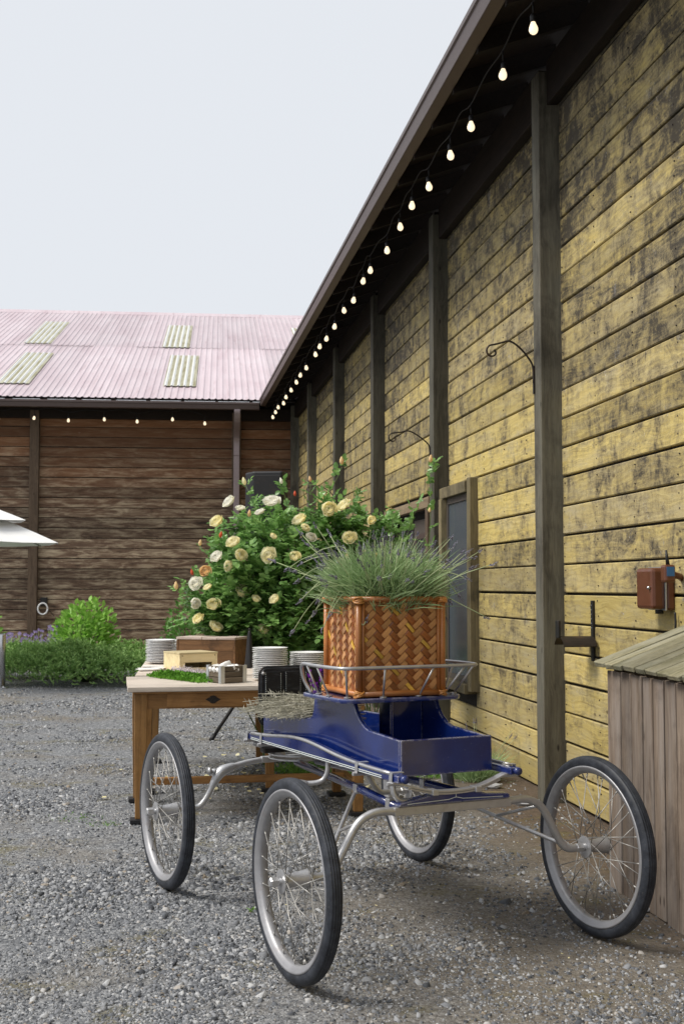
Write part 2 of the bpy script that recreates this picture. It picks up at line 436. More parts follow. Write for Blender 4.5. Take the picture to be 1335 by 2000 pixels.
nx = len(xs); ii, jj = np.meshgrid(np.arange(len(ys) - 1), np.arange(nx - 1), indexing='ij')
q0 = (ii * nx + jj).ravel(); gf = np.stack([q0, q0 + 1, q0 + 1 + nx, q0 + nx], 1)
tag(link('ground', fast_mesh('ground', gv, gf, M['ground'], True)), kind='structure')

def make_stone_mat():
    t = NT('crushed_stone'); i = t.island()
    c = t.ramp(i, [(.0, (.045, .051, .062)), (.25, (.105, .115, .132)), (.55, (.205, .215, .235)), (.8, (.33, .34, .355)), (.94, (.50, .505, .51)), (1., (.27, .22, .16))])
    f = t.noise(t.pos(), 220, 3, .6)
    c = t.mix(t.math('MULTIPLY', f, .5), c, t.mix(.5, c, (.12, .11, .10)))
    return t.fin(c, .8, 0, .3, t.bump(f, .3, .002))
M['stone'] = make_stone_mat()
def gravel():
    rg = np.random.default_rng(5)
    n = 420000
    # more stones per square metre near the camera, none inside the barn
    d = 3.3 * (21.5 / 3.3) ** (rg.random(n) ** 1.45); x = (rg.random(n) - .5) * 2 * (.36 * d + .35) - 0.02 * d
    off = (x - 2.531) * math.cos(AW) + d * math.sin(AW)
    pn = np.array([mnoise.noise(Vector((a * 1.1, b * 1.1, 0.7))) + .5 * mnoise.noise(Vector((a * 3.1, b * 3.1, 4.))) for a, b in zip(x, d)])
    keep = (off < -.05) & (rg.random(n) < np.clip(.55 + .95 * pn, .08, 1) * np.where(off > -.75, .45, 1.0) * np.clip(.92 - .42 * (x + .25), .30, 1.0))
    x, d, pn = x[keep], d[keep], pn[keep]; n = len(x)
    size = np.exp(rg.normal(math.log(.0029), .48, n)) * (1 + .8 * np.clip(pn, 0, 1)) * (.75 + .06 * d)
    size = np.clip(size, .0022, .014)
    base = np.array([(-1, -1, -.7), (1, -1, -.7), (1, 1, -.7), (-1, 1, -.7), (-.7, -.8, .7), (.8, -.7, .6), (.7, .8, .75), (-.8, .7, .55)], float)
    F0 = np.array([(4, 5, 6, 7), (0, 1, 5, 4), (1, 2, 6, 5), (2, 3, 7, 6), (3, 0, 4, 7)])
    V = base[None] * (1 + rg.normal(0, .28, (n, 8, 3)))
    V *= (size[:, None] * rg.uniform(.65, 1.25, (n, 3)))[:, None, :]
    V[:, :, 2] *= .75
    a = rg.random(n) * 6.283; ca, sa = np.cos(a), np.sin(a)
    tl = rg.normal(0, .35, n)
    X = V[:, :, 0] * ca[:, None] - V[:, :, 1] * sa[:, None]; Y = V[:, :, 0] * sa[:, None] + V[:, :, 1] * ca[:, None]
    Z = V[:, :, 2] + X * np.sin(tl)[:, None]
    zz = np.array([gz(p, q) for p, q in zip(x, d)])
    P = np.stack([X + x[:, None], Y + d[:, None], Z + (zz + size * .25)[:, None]], 2).reshape(-1, 3)
    F = (F0[None] + (np.arange(n) * 8)[:, None, None]).reshape(-1, 4)
    o = link('gravel', fast_mesh('gravel', P, F, M['stone']))
    tag(o, 'loose crushed grey gravel strewn over the yard', 'gravel', kind='stuff')
gravel()

# ------------------------------------------------------------------ the long barn (right)
PITCH = 0.183
NROW = 25
POSTS = [-1.41 + 3.06 * k for k in range(0, 9)][0:8]      # near faces of the posts
POSTS = [1.65, 4.71, 7.77, 10.83, 13.88, 16.93, 19.95, 22.45]
PW, PD = .15, .14
OPEN = [(9.93, 10.83, .56, 2.10), (11.60, 13.55, .0, 2.06)]   # y0,y1,z0,z1
rb = random.Random(3)
plank_cache = {}
def plank_mesh(L, mat, axis):
    key = (round(L, 3), mat.name, axis)
    if key not in plank_cache:
        h = PITCH - .0135; th = .030
        prof = [(0, 0), (0, h - .003), (-.003, h), (-th + .004, h), (-th, h - .005), (-th, .006), (-th + .005, 0)]   # (out, z)
        m = MB()
        if axis == 'Y': m.prism(prof, 0, L, lambda a, b, d: (a, d, b))
        else: m.prism(prof, 0, L, lambda a, b, d: (d, a, b))
        plank_cache[key] = m.mesh('plank', mat)
    return plank_cache[key]

for i in range(len(POSTS) - 1):
    y0 = POSTS[i] + PW; y1 = POSTS[i + 1]
    for r in range(NROW):
        z = .012 + r * PITCH
        segs = [(y0, y1)]
        for (a, b, c, d) in OPEN:
            if z + PITCH > c and z < d:
                ns = []
                for (p, q) in segs:
                    if b <= p or a >= q: ns.append((p, q)); continue
                    if a - p > .05: ns.append((p, a))
                    if q - b > .05: ns.append((b, q))
                segs = ns
        for (p, q) in segs:
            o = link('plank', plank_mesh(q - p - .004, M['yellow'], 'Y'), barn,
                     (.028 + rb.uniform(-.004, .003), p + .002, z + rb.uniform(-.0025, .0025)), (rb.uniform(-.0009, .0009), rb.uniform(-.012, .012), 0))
def backing(parts):
    m = MB()
    for (y0, y1, z0, z1) in parts: m.box((.03, y0, z0), (.16, y1, z1))
    m.build('wall_backing', M['dark'], barn)
backing([(-4, 9.93, 0, 4.72), (9.93, 10.83, 0, .56), (9.93, 10.83, 2.10, 4.72), (10.83, 11.6, 0, 4.72), (11.6, 13.55, 2.06, 4.72), (13.55, 22.75, 0, 4.72)])
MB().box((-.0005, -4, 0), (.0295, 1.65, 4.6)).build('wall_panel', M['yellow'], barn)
for k, y in enumerate(POSTS):
    m = MB().box((-PD, y, -.05), (.029, y + PW, 4.62), jit=.003, rng=rb)
    m.build('post', M['post'], barn, bevel=.006)
for i in range(len(POSTS) - 1):     # header beam of each bay
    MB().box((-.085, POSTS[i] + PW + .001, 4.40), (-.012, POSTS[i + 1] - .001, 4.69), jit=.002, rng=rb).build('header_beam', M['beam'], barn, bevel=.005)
# rafters, roof deck, gutter
SL = .36
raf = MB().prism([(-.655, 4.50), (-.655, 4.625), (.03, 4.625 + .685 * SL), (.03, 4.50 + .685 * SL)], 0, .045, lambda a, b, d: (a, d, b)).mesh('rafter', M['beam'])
M['rafterend'] = m_plain('pale_rafter_end', (.30, .26, .22), .8)
endm = MB().box((-.0, 0, 0), (.004, .043, .12)).mesh('rafter_end', M['rafterend'])
y = 2.4
while y < 22.0:
    ro = link('rafter', raf, barn, (0, y, 0))
    y += .612
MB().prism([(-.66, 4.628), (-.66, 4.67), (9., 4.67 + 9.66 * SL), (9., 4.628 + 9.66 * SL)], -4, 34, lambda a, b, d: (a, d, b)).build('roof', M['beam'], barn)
gp = [(-.745, 4.665), (-.765, 4.66), (-.765, 4.625), (-.752, 4.615), (-.735, 4.535), (-.655, 4.53), (-.655, 4.665), (-.662, 4.665), (-.662, 4.538), (-.728, 4.542), (-.745, 4.62)]
MB().prism(gp, -4, 22.02, lambda a, b, d: (a, d, b)).build('gutter', M['gutter'], barn, bevel=.004)

# nail heads where the boards cross the studs
M['nail'] = m_plain('rusty_nail_head', (.040, .030, .024), .6)
def nails(spans, openings, parent, axis, step=.61):
    m = MB(); rn_ = random.Random(44)
    for (a, b) in spans:
        n = max(2, round((b - a) / step))
        for k in range(n + 1):
            u0 = a + .035 + (b - a - .07) * k / n
            for r in range(NROW):
                for zo in (.045, .130):
                    u = u0 + rn_.uniform(-.012, .012); z = .012 + r * PITCH + zo + rn_.uniform(-.01, .01)
                    if any(p - .05 < u < q + .05 and c - .05 < z < d + .05 for (p, q, c, d) in openings): continue
                    R_ = .0045; ring = [(R_ * math.cos(i * math.pi / 3), R_ * math.sin(i * math.pi / 3)) for i in range(6)]
                    f = (lambda p, q, w: (-.0062 + w, u + p, z + q)) if axis == 'Y' else (lambda p, q, w: (u + p, -.0062 + w, z + q))
                    m.add([f(p, q, 0) for p, q in ring] + [f(p, q, .008) for p, q in ring], [tuple(range(6))] + [(i, (i + 1) % 6, 6 + (i + 1) % 6, 6 + i) for i in range(6)])
    tag(m.build('nail_heads', M['nail'], parent), kind='stuff')
nails([(POSTS[i] + PW, POSTS[i + 1]) for i in range(1, 5)], OPEN, barn, 'Y')
# window by the second post
wx = -.055
def casing(y0, y1, z0, z1, w=.16, mat='frame', sill=True, x=wx):
    MB().box((x, y0 - w * .55, z0 - .05), (.02, y0 - .002, z1 + .10), jit=.003, rng=rb).build('window_casing', M[mat], barn, bevel=.005)
    MB().box((x - .002, y0, z1), (.02, y1 + .05, z1 + .10), jit=.003, rng=rb).build('window_lintel', M[mat], barn, bevel=.005)
MB().box((-.075, 9.83, .50), (.02, 9.93, 2.20), jit=.003, rng=rb).build('window_casing', M['frame'], barn, bevel=.006)
MB().box((-.10, 10.72, .56), (.02, 10.825, 2.09), jit=.003, rng=rb).build('window_casing', M['frame'], barn, bevel=.006)
MB().box((-.09, 9.935, 2.09), (.02, 10.825, 2.18), jit=.003, rng=rb).build('window_lintel', M['frame'], barn, bevel=.006)
MB().box((-.10, 9.935, .48), (.02, 10.825, .555), jit=.003, rng=rb).build('window_sill', M['frame'], barn, bevel=.006)
wf = MB().box((-.05, 9.932, .557), (-.02, 9.965, 2.088)).box((-.05, 10.67, .557), (-.02, 10.718, 2.088)).box((-.05, 9.965, 2.035), (-.02, 10.67, 2.088)).box((-.05, 9.965, .557), (-.02, 10.67, .605)).build('window_sash', M['winframe'], barn)
MB().box((-.040, 9.966, .606), (-.034, 10.669, 2.034)).build('pane', M['curtain'], wf)
# doorway beyond the second post
MB().box((-.05, 11.45, 2.062), (.02, 13.70, 2.16), jit=.004, rng=rb).build('door_lintel', M['lintel'], barn, bevel=.006)
for yy in (11.49, 13.555):
    MB().box((-.05, yy, .0), (.02, yy + .105, 2.06), jit=.003, rng=rb).build('door_casing', M['backpost'], barn, bevel=.005)
MB().box((.10, 11.60, 0), (.14, 13.55, 2.06)).build('door_recess', M['dark'], barn)
dl = MB().box((.05, 11.62, .02), (.085, 12.55, 1.99)).build('door', M['winframe'], barn, bevel=.004)
MB().box((.035, 11.74, 1.05), (.05, 11.79, 1.85)).box((.035, 12.38, 1.05), (.05, 12.43, 1.85)).box((.035, 11.79, 1.80), (.05, 12.38, 1.85)).box((.035, 11.79, 1.05), (.05, 12.38, 1.10)).build('door_frame', M['gutter'], dl)
MB().box((.042, 11.79, 1.10), (.049, 12.38, 1.80)).build('pane', M['glassdark'], dl)

# ------------------------------------------------------------------ the brown barn (back)
BP = [-16.1, -12.3, -8.5, -4.80, -1.19]
bp_edges = BP + [.0]
for i in range(len(bp_edges) - 1):
    x0 = bp_edges[i] + .16; x1 = bp_edges[i + 1]
    for r in range(NROW):
        z = .012 + r * PITCH
        if x1 - x0 < .05: continue
        link('plank', plank_mesh(x1 - x0 - .004, M['brown'], 'X'), back, (x0 + .002, .028 + rb.uniform(-.004, .003), z + rb.uniform(-.0025, .0025)), (rb.uniform(-.012, .012), 0, 0))
MB().box((-16.3, .03, 0), (.3, .16, 4.72)).build('wall_backing', M['dark'], back)
for x in BP:
    MB().box((x, -.12, -.05), (x + .16, .029, 4.5), jit=.003, rng=rb).build('post', M['backpost'], back, bevel=.006)
MB().box((-4.64, -.05, .05), (-1.2, -.002, .20), jit=.003, rng=rb).build('base_board', M['post'], back, bevel=.006)
MB().box((-16.3, -.10, 4.36), (.2, -.003, 4.58)).build('header_beam', M['beam'], back, bevel=.005)
raf2 = MB().prism([(-.64, 4.50), (-.64, 4.62), (.03, 4.62 + .67 * SL), (.03, 4.50 + .67 * SL)], 0, .045, lambda a, b, d: (d, a, b)).mesh('rafter', M['beam'])
x = -11.9
while x < -.75:
    link('rafter', raf2, back, (x, 0, 0)); x += .612
MB().prism([(-.66, 4.622), (-.66, 4.640), (10.1, 4.640 + 10.76 * SL), (10.1, 4.622 + 10.76 * SL)], -16.3, 5.0, lambda a, b, d: (d, a, b)).build('roof_deck', M['dark'], back)
gp2 = [(-.76, 4.60), (-.775, 4.595), (-.775, 4.56), (-.76, 4.55), (-.745, 4.475), (-.665, 4.47), (-.665, 4.60), (-.672, 4.60), (-.672, 4.478), (-.738, 4.482), (-.755, 4.56)]
MB().prism(gp2, -16.3, -.72, lambda a, b, d: (d, a, b)).build('gutter', M['gutter'], back, bevel=.004)

def make_redroof():
    t = NT('faded_red_roof_metal'); v = t.obj(back); r = t.rand()
    f = t.noise(t.map(v, (3, .35, .35)), 1.2, 6, .65)
    g = t.noise(v, .5, 4, .6)
    c = t.mix(t.ramp(f, [(.3, 0.), (.7, 1.)]), (.47, .365, .395), (.58, .49, .52))
    c = t.mix(t.math('MULTIPLY', t.ramp(g, [(.45, 0.), (.7, 1.)]), .5), c, (.63, .56, .585))
    st = t.noise(t.map(v, (9, .5, .5)), 1.5, 5, .7)
    c = t.mix(t.math('MULTIPLY', t.ramp(st, [(.56, 0.), (.7, 1.)]), .35), c, (.22, .10, .11))
    tone = t.math('MULTIPLY_ADD', r, .22, .9)
    c = t.mix(1.0, c, t.comb(tone, tone, tone), 'MULTIPLY')
    return t.fin(c, .42, .15, .6)
M['redroof'] = make_redroof()
def make_skylight():
    t = NT('grimy_fibreglass'); v = t.obj(back); lx = t.sep(t.obj())[0]
    f = t.noise(t.map(v, (10, 1.0, 1.0)), 1.3, 6, .7)
    rib = t.math('FRACT', t.math('DIVIDE', lx, .1165))
    band = t.ramp(rib, [(.12, 0.), (.20, 1.), (.58, 1.), (.66, 0.)])
    grime = t.mix(t.ramp(f, [(.35, 0.), (.62, 1.)]), (.42, .41, .30), (.20, .175, .07))
    c = t.mix(t.math('MULTIPLY', band, .9), grime, (.70, .71, .71))
    return t.fin(c, .45, 0, .5)
M['skylight'] = make_skylight()
RIB = .1165
def sheet_mesh(name, mat, nrib, length, lift=0.):
    """corrugated sheet: ribs along local Y; flat pan with raised ribs"""
    m = MB(); prof = []
    for i in range(nrib):
        b = i * RIB
        prof += [(b, 0), (b + .018, .002), (b + .030, .015), (b + .052, .015), (b + .064, .002), (b + .082, 0)]
    prof.append((nrib * RIB + .02, 0.004))
    n = len(prof)
    vv = [(a, 0, b + lift) for a, b in prof] + [(a, length, b + lift) for a, b in prof]
    m.add(vv, [(i, i + 1, n + i + 1, n + i) for i in range(n - 1)])
    return m.mesh(name, mat)
pit = math.atan(SL); cosp = math.cos(pit)
SHW = RIB * 8
LOW, HIGH = 5.9, 10.95 / cosp - 5.9 + .1
sh_lo = sheet_mesh('roof_sheet', M['redroof'], 8, LOW); sh_hi = sheet_mesh('roof_sheet', M['redroof'], 8, HIGH)
rs = random.Random(8)
ncol = 18
x = -12.6
for i in range(ncol):
    for row, (me, s0, L) in enumerate(((sh_lo, 0., LOW), (sh_hi, LOW - .12, HIGH))):
        yy = -.74 + s0 * cosp; zz = 4.645 + s0 * math.sin(pit) + row * .006 + (i % 2) * .002 + (.0 if row == 0 else .0)
        link('roof_sheet', me, back, (x + rs.uniform(-.004, .004), yy + rs.uniform(-.015, .015), zz), (pit, 0, 0))
    x += SHW
sk = sheet_mesh('skylight', M['skylight'], 5, 3.55, .012)
for (sx, sy) in ((-5.72, 4.85), (-5.50, .30), (-2.68, 4.65), (-2.45, .28), (.35, 4.6)):
    kx = round((sx - -12.6) / RIB) * RIB - 12.6
    link('skylight', sk, back, (kx, sy, 4.645 + (sy + .74) * SL + .012), (pit, 0, 0))
MB().prism([(9.85, 8.47), (10.1, 8.60), (10.35, 8.47), (10.35, 8.44), (10.1, 8.57), (9.85, 8.44)], -12.6, 4.2, lambda a, b, d: (d, a, b)).build('ridge_cap', M['redroof'], back)
# downspout with its elbow
m = MB(); pth = spline([(-1.11, -.70, 4.50), (-1.11, -.69, 4.40), (-1.11, -.58, 4.28), (-1.11, -.28, 4.10), (-1.11, -.19, 3.98), (-1.11, -.18, 3.7)], 5)
m.strap(pth, .11, .085, (1, 0, 0)); m.strap([(-1.11, -.18, 3.7), (-1.11, -.18, .06)], .11, .085, (1, 0, 0))
m.build('downspout', M['spout'], back, bevel=.01)
# wall hose reel
hr = empty('hose_reel', back.matrix_basis @ Vector((-4.56, -.06, .97)), AB)
tag(hr, 'small white and black hose reel on the brown wall beside its post', 'hose reel')
MB().box((-.02, -.03, .02), (.10, .06, .17)).build('bracket', M['blackpaint'], hr, bevel=.01)
mm = MB(); mm.tube([(.03 + .085 * math.cos(a * math.pi / 10), -.05, -.03 + .10 * math.sin(a * math.pi / 10)) for a in range(21)], .016, 6); mm.build('hose_coil', M['white'], hr, True)
MB().tube([(.06, -.05, .06), (.14, -.02, -.06), (.22, 0, -.16)], .006, 5).build('hose_end', M['blackpaint'], hr, True)

# ------------------------------------------------------------------ string lights
def make_bulb():
    t = NT('lit_bulb'); return t.fin((.9, .8, .6), .2, 0, .5, **{'Emission Color': (1.0, .80, .54), 'Emission Strength': 1.0})
M['bulb'] = make_bulb()
bulb_me = MB().lathe([(.0005, -.052), (.012, -.050), (.022, -.042), (.028, -.030), (.029, -.018), (.025, -.002), (.018, .014), (.0135, .026), (.013, .032)], 14).mesh('bulb', M['bulb'], True)
sock_me = MB().lathe([(.0145, .026), (.0185, .03), (.0185, .062), (.014, .074), (.006, .080), (.001, .081)], 10).mesh('socket', M['blackcloth'], True)
def light_string(name, label, base, pts, drop, ext):
    root = empty(name, base.location, base.rotation_euler[2]); tag(root, label, 'string lights')
    path = []
    for i, p in enumerate(pts):
        b = link('bulb', bulb_me, root, p, (random.uniform(-.16, .16), random.uniform(-.16, .16), 0), (.86,) * 3)
        link('socket', sock_me, b)
        path.append(Vector((p[0], p[1], p[2] + .085 + drop)))
    full = [path[0] + Vector(ext)]
    for i, p in enumerate(path):
        if i:
            q = (path[i - 1] + p) / 2; q.z += .045 if i % 2 else .03
            full.append(q)
        full.append(p)
    m = MB(); m.tube(spline(full, 4), .0045, 5)
    for p in path: m.tube([p, p - Vector((0, 0, drop + .01))], .005, 5)
    m.build('cable', M['blackcloth'], root, True)
random.seed(4)
BULB_Y = [5.30, 5.95, 6.60, 7.26, 8.00, 8.55, 9.20, 9.82, 10.38, 10.98, 11.78, 12.25, 12.88, 13.52, 14.22, 14.9, 15.62, 15.98, 17.05, 17.75, 18.2, 18.95, 19.6, 20.15, 20.85, 21.4, 21.95]
light_string('string_lights', 'warm bulbs strung under the eave of the yellow boarded barn', barn,
             [(-.525 + random.uniform(-.012, .012), y, 4.35 + random.uniform(-.03, .03)) for y in BULB_Y], .05, (0, -1, .1))
light_string('string_lights', 'warm bulbs strung under the eave of the brown barn', back,
             [(-6.4, -.45, 4.31), (-5.3, -.45, 4.30), (-4.68, -.45, 4.32), (-4.085, -.45, 4.284), (-3.459, -.45, 4.311), (-2.882, -.45, 4.282), (-2.258, -.45, 4.327), (-1.685, -.45, 4.261)], .05, (-.8, 0, .1))

# ------------------------------------------------------------------ the blue buggy
M['blue'] = None
def make_blue():
    t = NT('glossy_blue_paint'); v = t.obj()
    f = t.noise(v, 5, 5, .6); g = t.noise(v, 70, 4, .7)
    c = t.mix(t.ramp(f, [(.35, 0.), (.7, 1.)]), (.003, .010, .085), (.008, .026, .165))
    e = t.ramp(t.edge(.008), [(.012, 0.), (.12, 1.)])
    chip = t.math('MULTIPLY', e, t.ramp(t.noise(v, 28, 6, .7), [(.42, 0.), (.52, 1.)]))
    c = t.mix(t.math('MULTIPLY', chip, .85), c, (.52, .50, .50))
    scr = t.noise(t.map(v, (60, 3, 60)), 1.4, 4, .6)
    c = t.mix(t.math('MULTIPLY', t.ramp(scr, [(.66, 0.), (.72, 1.)]), .35), c, (.25, .26, .36))
    return t.fin(c, t.math('MULTIPLY_ADD', f, .20, .06), 0, .5, t.bump(f, .06, .01), .7)
M['blue'] = make_blue()
M['stripe'] = m_plain('pale_pinstripe', (.62, .66, .62), .5, 0, .2, 60)
def make_rubber():
    t = NT('worn_black_rubber'); v = t.obj(); f = t.noise(v, 24, 6, .65); g = t.noise(v, 150, 3, .6)
    c = t.mix(t.ramp(f, [(.35, 0.), (.75, 1.)]), (.010, .012, .017), (.044, .050, .064))
    c = t.mix(t.math('MULTIPLY', t.ramp(g, [(.62, 0.), (.74, 1.)]), .5), c, (.17, .16, .14))
    return t.fin(c, .55, 0, .4, t.bump(g, .2, .002))
M['rubber'] = make_rubber()
def make_leather():
    t = NT('black_leather'); v = t.obj(); d = t.voro(v, 160); f = t.noise(t.map(v, (5, 5, 22)), 2, 5, .7)
    c = t.mix(t.ramp(f, [(.5, 0.), (.8, 1.)]), (.010, .011, .014), (.055, .06, .07))
    return t.fin(c, .38, 0, .5, t.bump(d, .5, .002))
M['leather'] = make_leather()

BY = math.atan2(.438, .899)
buggy = empty('buggy', (.4006, 4.508, 0), BY)   # local +Y forward (away from the camera), +X to its right
tag(buggy, 'blue painted four-wheeled buggy with silver running gear and thin spoked wheels', 'buggy')
WR = .34
def make_wheel_meshes():
    X = Matrix.Rotation(R(90), 4, 'Y')      # lathe axis -> X
    # tyre: rounded section with grooved tread
    prof = [(.296, -.019), (.303, -.0235), (.316, -.0255), (.327, -.0235), (.334, -.0185), (.337, -.0150), (.3355, -.0135), (.3385, -.0115), (.3395, -.006), (.3375, -.0045), (.3400, -.0025),
            (.3400, .0025), (.3375, .0045), (.3395, .006), (.3385, .0115), (.3355, .0135), (.337, .0150), (.334, .0185), (.327, .0235), (.316, .0255), (.303, .0235), (.296, .019)]
    ty = MB().lathe(prof, 96, X, True).mesh('tyre', M['rubber'], True)
    rim = MB().lathe([(.303, -.0245), (.298, -.0265), (.294, -.0245), (.289, -.021), (.279, -.017), (.275, -.010), (.2735, 0), (.275, .010), (.279, .017), (.289, .021), (.294, .0245), (.298, .0265), (.303, .0245), (.300, .015), (.292, 0), (.300, -.015)], 96, X, True).mesh('rim', M['rimsilver'], True)
    # hub: thin perforated flange on the left, tapering barrel, large cup on the right
    h = MB().lathe([(.001, -.062), (.010, -.062), (.012, -.052), (.030, -.052), (.041, -.050), (.041, -.044), (.026, -.042), (.0245, -.03), (.024, -.01), (.027, .02), (.031, .042), (.033, .05), (.033, .058), (.028, .060), (.016, .061), (.016, .072), (.001, .073)], 28, X)
    hub = h.mesh('wheel', M['silver'], True); hub.set_sharp_from_angle(angle=R(35))
    nut = MB().lathe([(.001, -.092), (.014, -.091), (.0175, -.086), (.0175, -.062), (.001, -.061)], 6, X).mesh('hub_nut', M['silver'])
    sp = MB().tube([(0, 0, 0), (0, 0, 1)], .0017, 6).mesh('spoke', M['spoke'], True)
    nip = MB().tube([(0, 0, 0), (0, 0, .014)], [.0032, .0026], 6).mesh('spoke_nipple', M['spoke'], True)
    return ty, rim, hub, nut, sp, nip
TY, RIM, HUB, NUT, SPK, NIP = make_wheel_meshes()
def wheel(lat, s, spin, turn=0.):
    w = link('wheel', HUB, buggy, (lat, s, WR - .002), (spin, 0, turn))
    w.rotation_mode = 'ZYX' if False else 'XYZ'
    link('tyre', TY, w); link('rim', RIM, w); link('hub_nut', NUT, w)
    ns = 36
    for k in range(ns):
        out = k % 2 == 0
        th = 2 * math.pi * k / ns
        lean = (1 if (k // 2) % 2 == 0 else -1) * R(62)
        fr, fx = (.037, -.047) if out else (.030, .050)
        a = Vector((fx, fr * math.cos(th + lean), fr * math.sin(th + lean)))
        b = Vector((-.006 if out else .006, .2735 * math.cos(th), .2735 * math.sin(th)))
        d = b - a
        o = link('spoke', SPK, w, a, d.to_track_quat('Z', 'Y').to_euler(), (1, 1, d.length))
        q = link('spoke_nipple', NIP, w, b + (a - b).normalized() * .002, (a - b).to_track_quat('Z', 'Y').to_euler())
    return w
for lat, s, sp in ((-.625, 0, .1), (.632, 0, .4), (-.612, 1.44, .9), (.662, 1.44, .2)):
    wheel(lat, s, sp)

# body: side panels, tail board, floor, inner divider, front board
W2 = .19
side = [(.055, .652), (1.335, .655), (1.345, .773), (.86, .781), (.825, .787), (.805, .80), (.795, .825), (.785, .882), (.425, .882), (.405, .850), (.375, .820), (.335, .797), (.30, .788), (.055, .776)]
for sgn in (-1, 1):
    MB().prism(side, W2 - .018, W2, lambda a, b, d: (sgn * d, a, b)).build('side_panel', M['blue'], buggy, bevel=.004)
MB().box((-W2 - .002, .035, .648), (W2 + .002, .0535, .778), jit=.0008, rng=rb).build('tail_board', M['blue'], buggy, bevel=.004)
MB().box((-W2 + .019, .055, .655), (W2 - .019, 1.335, .672)).build('floor_board', M['blue'], buggy)
MB().box((-W2 + .019, 1.318, .673), (W2 - .019, 1.334, .772)).build('front_board', M['blue'], buggy, bevel=.003)
MB().box((-.005, .52, .673), (W2 - .0195, .535, .8835)).build('divider', M['blue'], buggy, bevel=.002)
MB().box((-.020, .44, .673), (-.006, .534, .8835)).build('divider', M['blue'], buggy, bevel=.002)
def rounded(x0, x1, y0, y1, r, n=6):
    out = []
    for cx, cy, a0 in ((x1 - r, y1 - r, 0), (x0 + r, y1 - r, 90), (x0 + r, y0 + r, 180), (x1 - r, y0 + r, 270)):
        for k in range(n + 1):
            a = R(a0 + 90 * k / n); out.append((cx + r * math.cos(a), cy + r * math.sin(a)))
    return out
seat = MB().prism(rounded(-.275, .268, .335, .765, .07), .884, .902, lambda a, b, d: (a, b, d)).build('seat_board', M['blue'], buggy, bevel=.006)
# seat rail: leaning tube with struts
ZR = 1.022
rl = spline([(-.262, .655, .903), (-.285, .672, .950), (-.300, .668, 1.0), (-.306, .640, ZR), (-.310, .55, ZR), (-.312, .42, ZR), (-.305, .33, ZR), (-.28, .295, ZR), (-.2, .284, ZR), (0, .280, ZR), (.2, .284, ZR), (.275, .292, ZR), (.305, .33, ZR), (.312, .42, ZR), (.310, .55, ZR), (.306, .640, ZR), (.300, .668, 1.0), (.285, .672, .950), (.262, .655, .903)], 5)
MB().tube(rl, .0072, 10).build('seat_rail', M['silver'], buggy, True)
for (a, b) in (((-.255, .60), (-.309, .60)), ((-.258, .50), (-.312, .50)), ((-.235, .385), (-.285, .298)), ((-.10, .348), (-.125, .282)), ((.055, .348), (.09, .281)), ((.165, .348), (.235, .287)), ((.245, .40), (.30, .325)), ((.258, .50), (.312, .50)), ((.255, .60), (.309, .60))):
    st = MB().tube([(a[0], a[1], .900), (b[0], b[1], ZR)], .0043, 8).build('rail_strut', M['silver'], buggy, True)
    MB().lathe([(.0, .903), (.014, .903), (.014, .907), (.0, .907)], 10, Matrix.Translation((a[0], a[1], 0))).build('rail_foot', M['silver'], st)
# leather dash at the front
dash = MB().prism(rounded(-.198, .198, .70, .960, .035), 1.352, 1.376, lambda a, b, d: (a, d, b)).build('dash_board', M['leather'], buggy, bevel=.006)
MB().tube([(a, 1.364, b) for a, b in rounded(-.200, .200, .70, .962, .036)], .006, 8).build('dash_rim', M['blackpaint'], dash, True)
for (x0, x1) in ((-.180, -.098), (-.080, .0), (.02, .100), (.115, .18)):
    MB().prism(rounded(x0, x1, .74, .942, .008), 1.344, 1.351, lambda a, b, d: (a, d, b)).build('leather_panel', M['leather'], dash, bevel=.003)
    stt = MB()
    for k in range(20):
        z = .745 + k * .0097
        for xx in (x0 + .004, x1 - .004): stt.box((xx - .0008, 1.3425, z), (xx + .0008, 1.3438, z + .005))
    stt.build('stitching', M['stripe'], dash)
MB().lathe([(.0, 0), (.009, .0), (.007, .006), (.0, .007)], 10, Matrix.Translation((-.186, 1.351, .935)) @ Matrix.Rotation(R(90), 4, 'X')).build('dash_stud', M['silver'], dash, True)

# side sills with silver moulding, pinstripes and clips
bot = .641
def sill_top(s):
    return .668 + .036 * math.exp(-((s - .80) / .33) ** 2)
ssv = [-.055 + (1.385 + .055) * k / 24 for k in range(25)]
for sgn in (-1, 1):
    outl = [(s, bot) for s in ssv] + [(s, sill_top(s)) for s in reversed(ssv)]
    sill = MB().prism(outl, .215, .255, lambda a, b, d: (sgn * d, a, b)).build('side_sill', M['blue'], buggy, bevel=.004)
    MB().tube([(sgn * .252, s, sill_top(s) + .001) for s in ssv[1:-1]], .007, 8).build('moulding', M['silver'], sill, True)
    for k, zo in enumerate((.006, .013)):
        MB().strap([(sgn * .2562, s, bot + zo) for s in ssv[2:-1]], .0028, .0012, (0, 0, 1)).build('pinstripe', M['stripe'], sill)
    for s in (1.20, .26, -.01, 1.365):
        c = MB().strap([(sgn * .212, s, sill_top(s) + .006), (sgn * .259, s, sill_top(s) + .006), (sgn * .2605, s, bot - .004)], .022, .004, (0, 1, 0))
        c.tube([(sgn * .275, s, bot - .006), (sgn * .205, s, bot - .006)], .008, 8)
        c.build('sill_clip', M['silver'], sill, bevel=.001)
    MB().tube([(sgn * .236, -.056, .656), (sgn * .236, -.078, .656)], .014, 10).build('sill_end', M['blue'], sill, True)
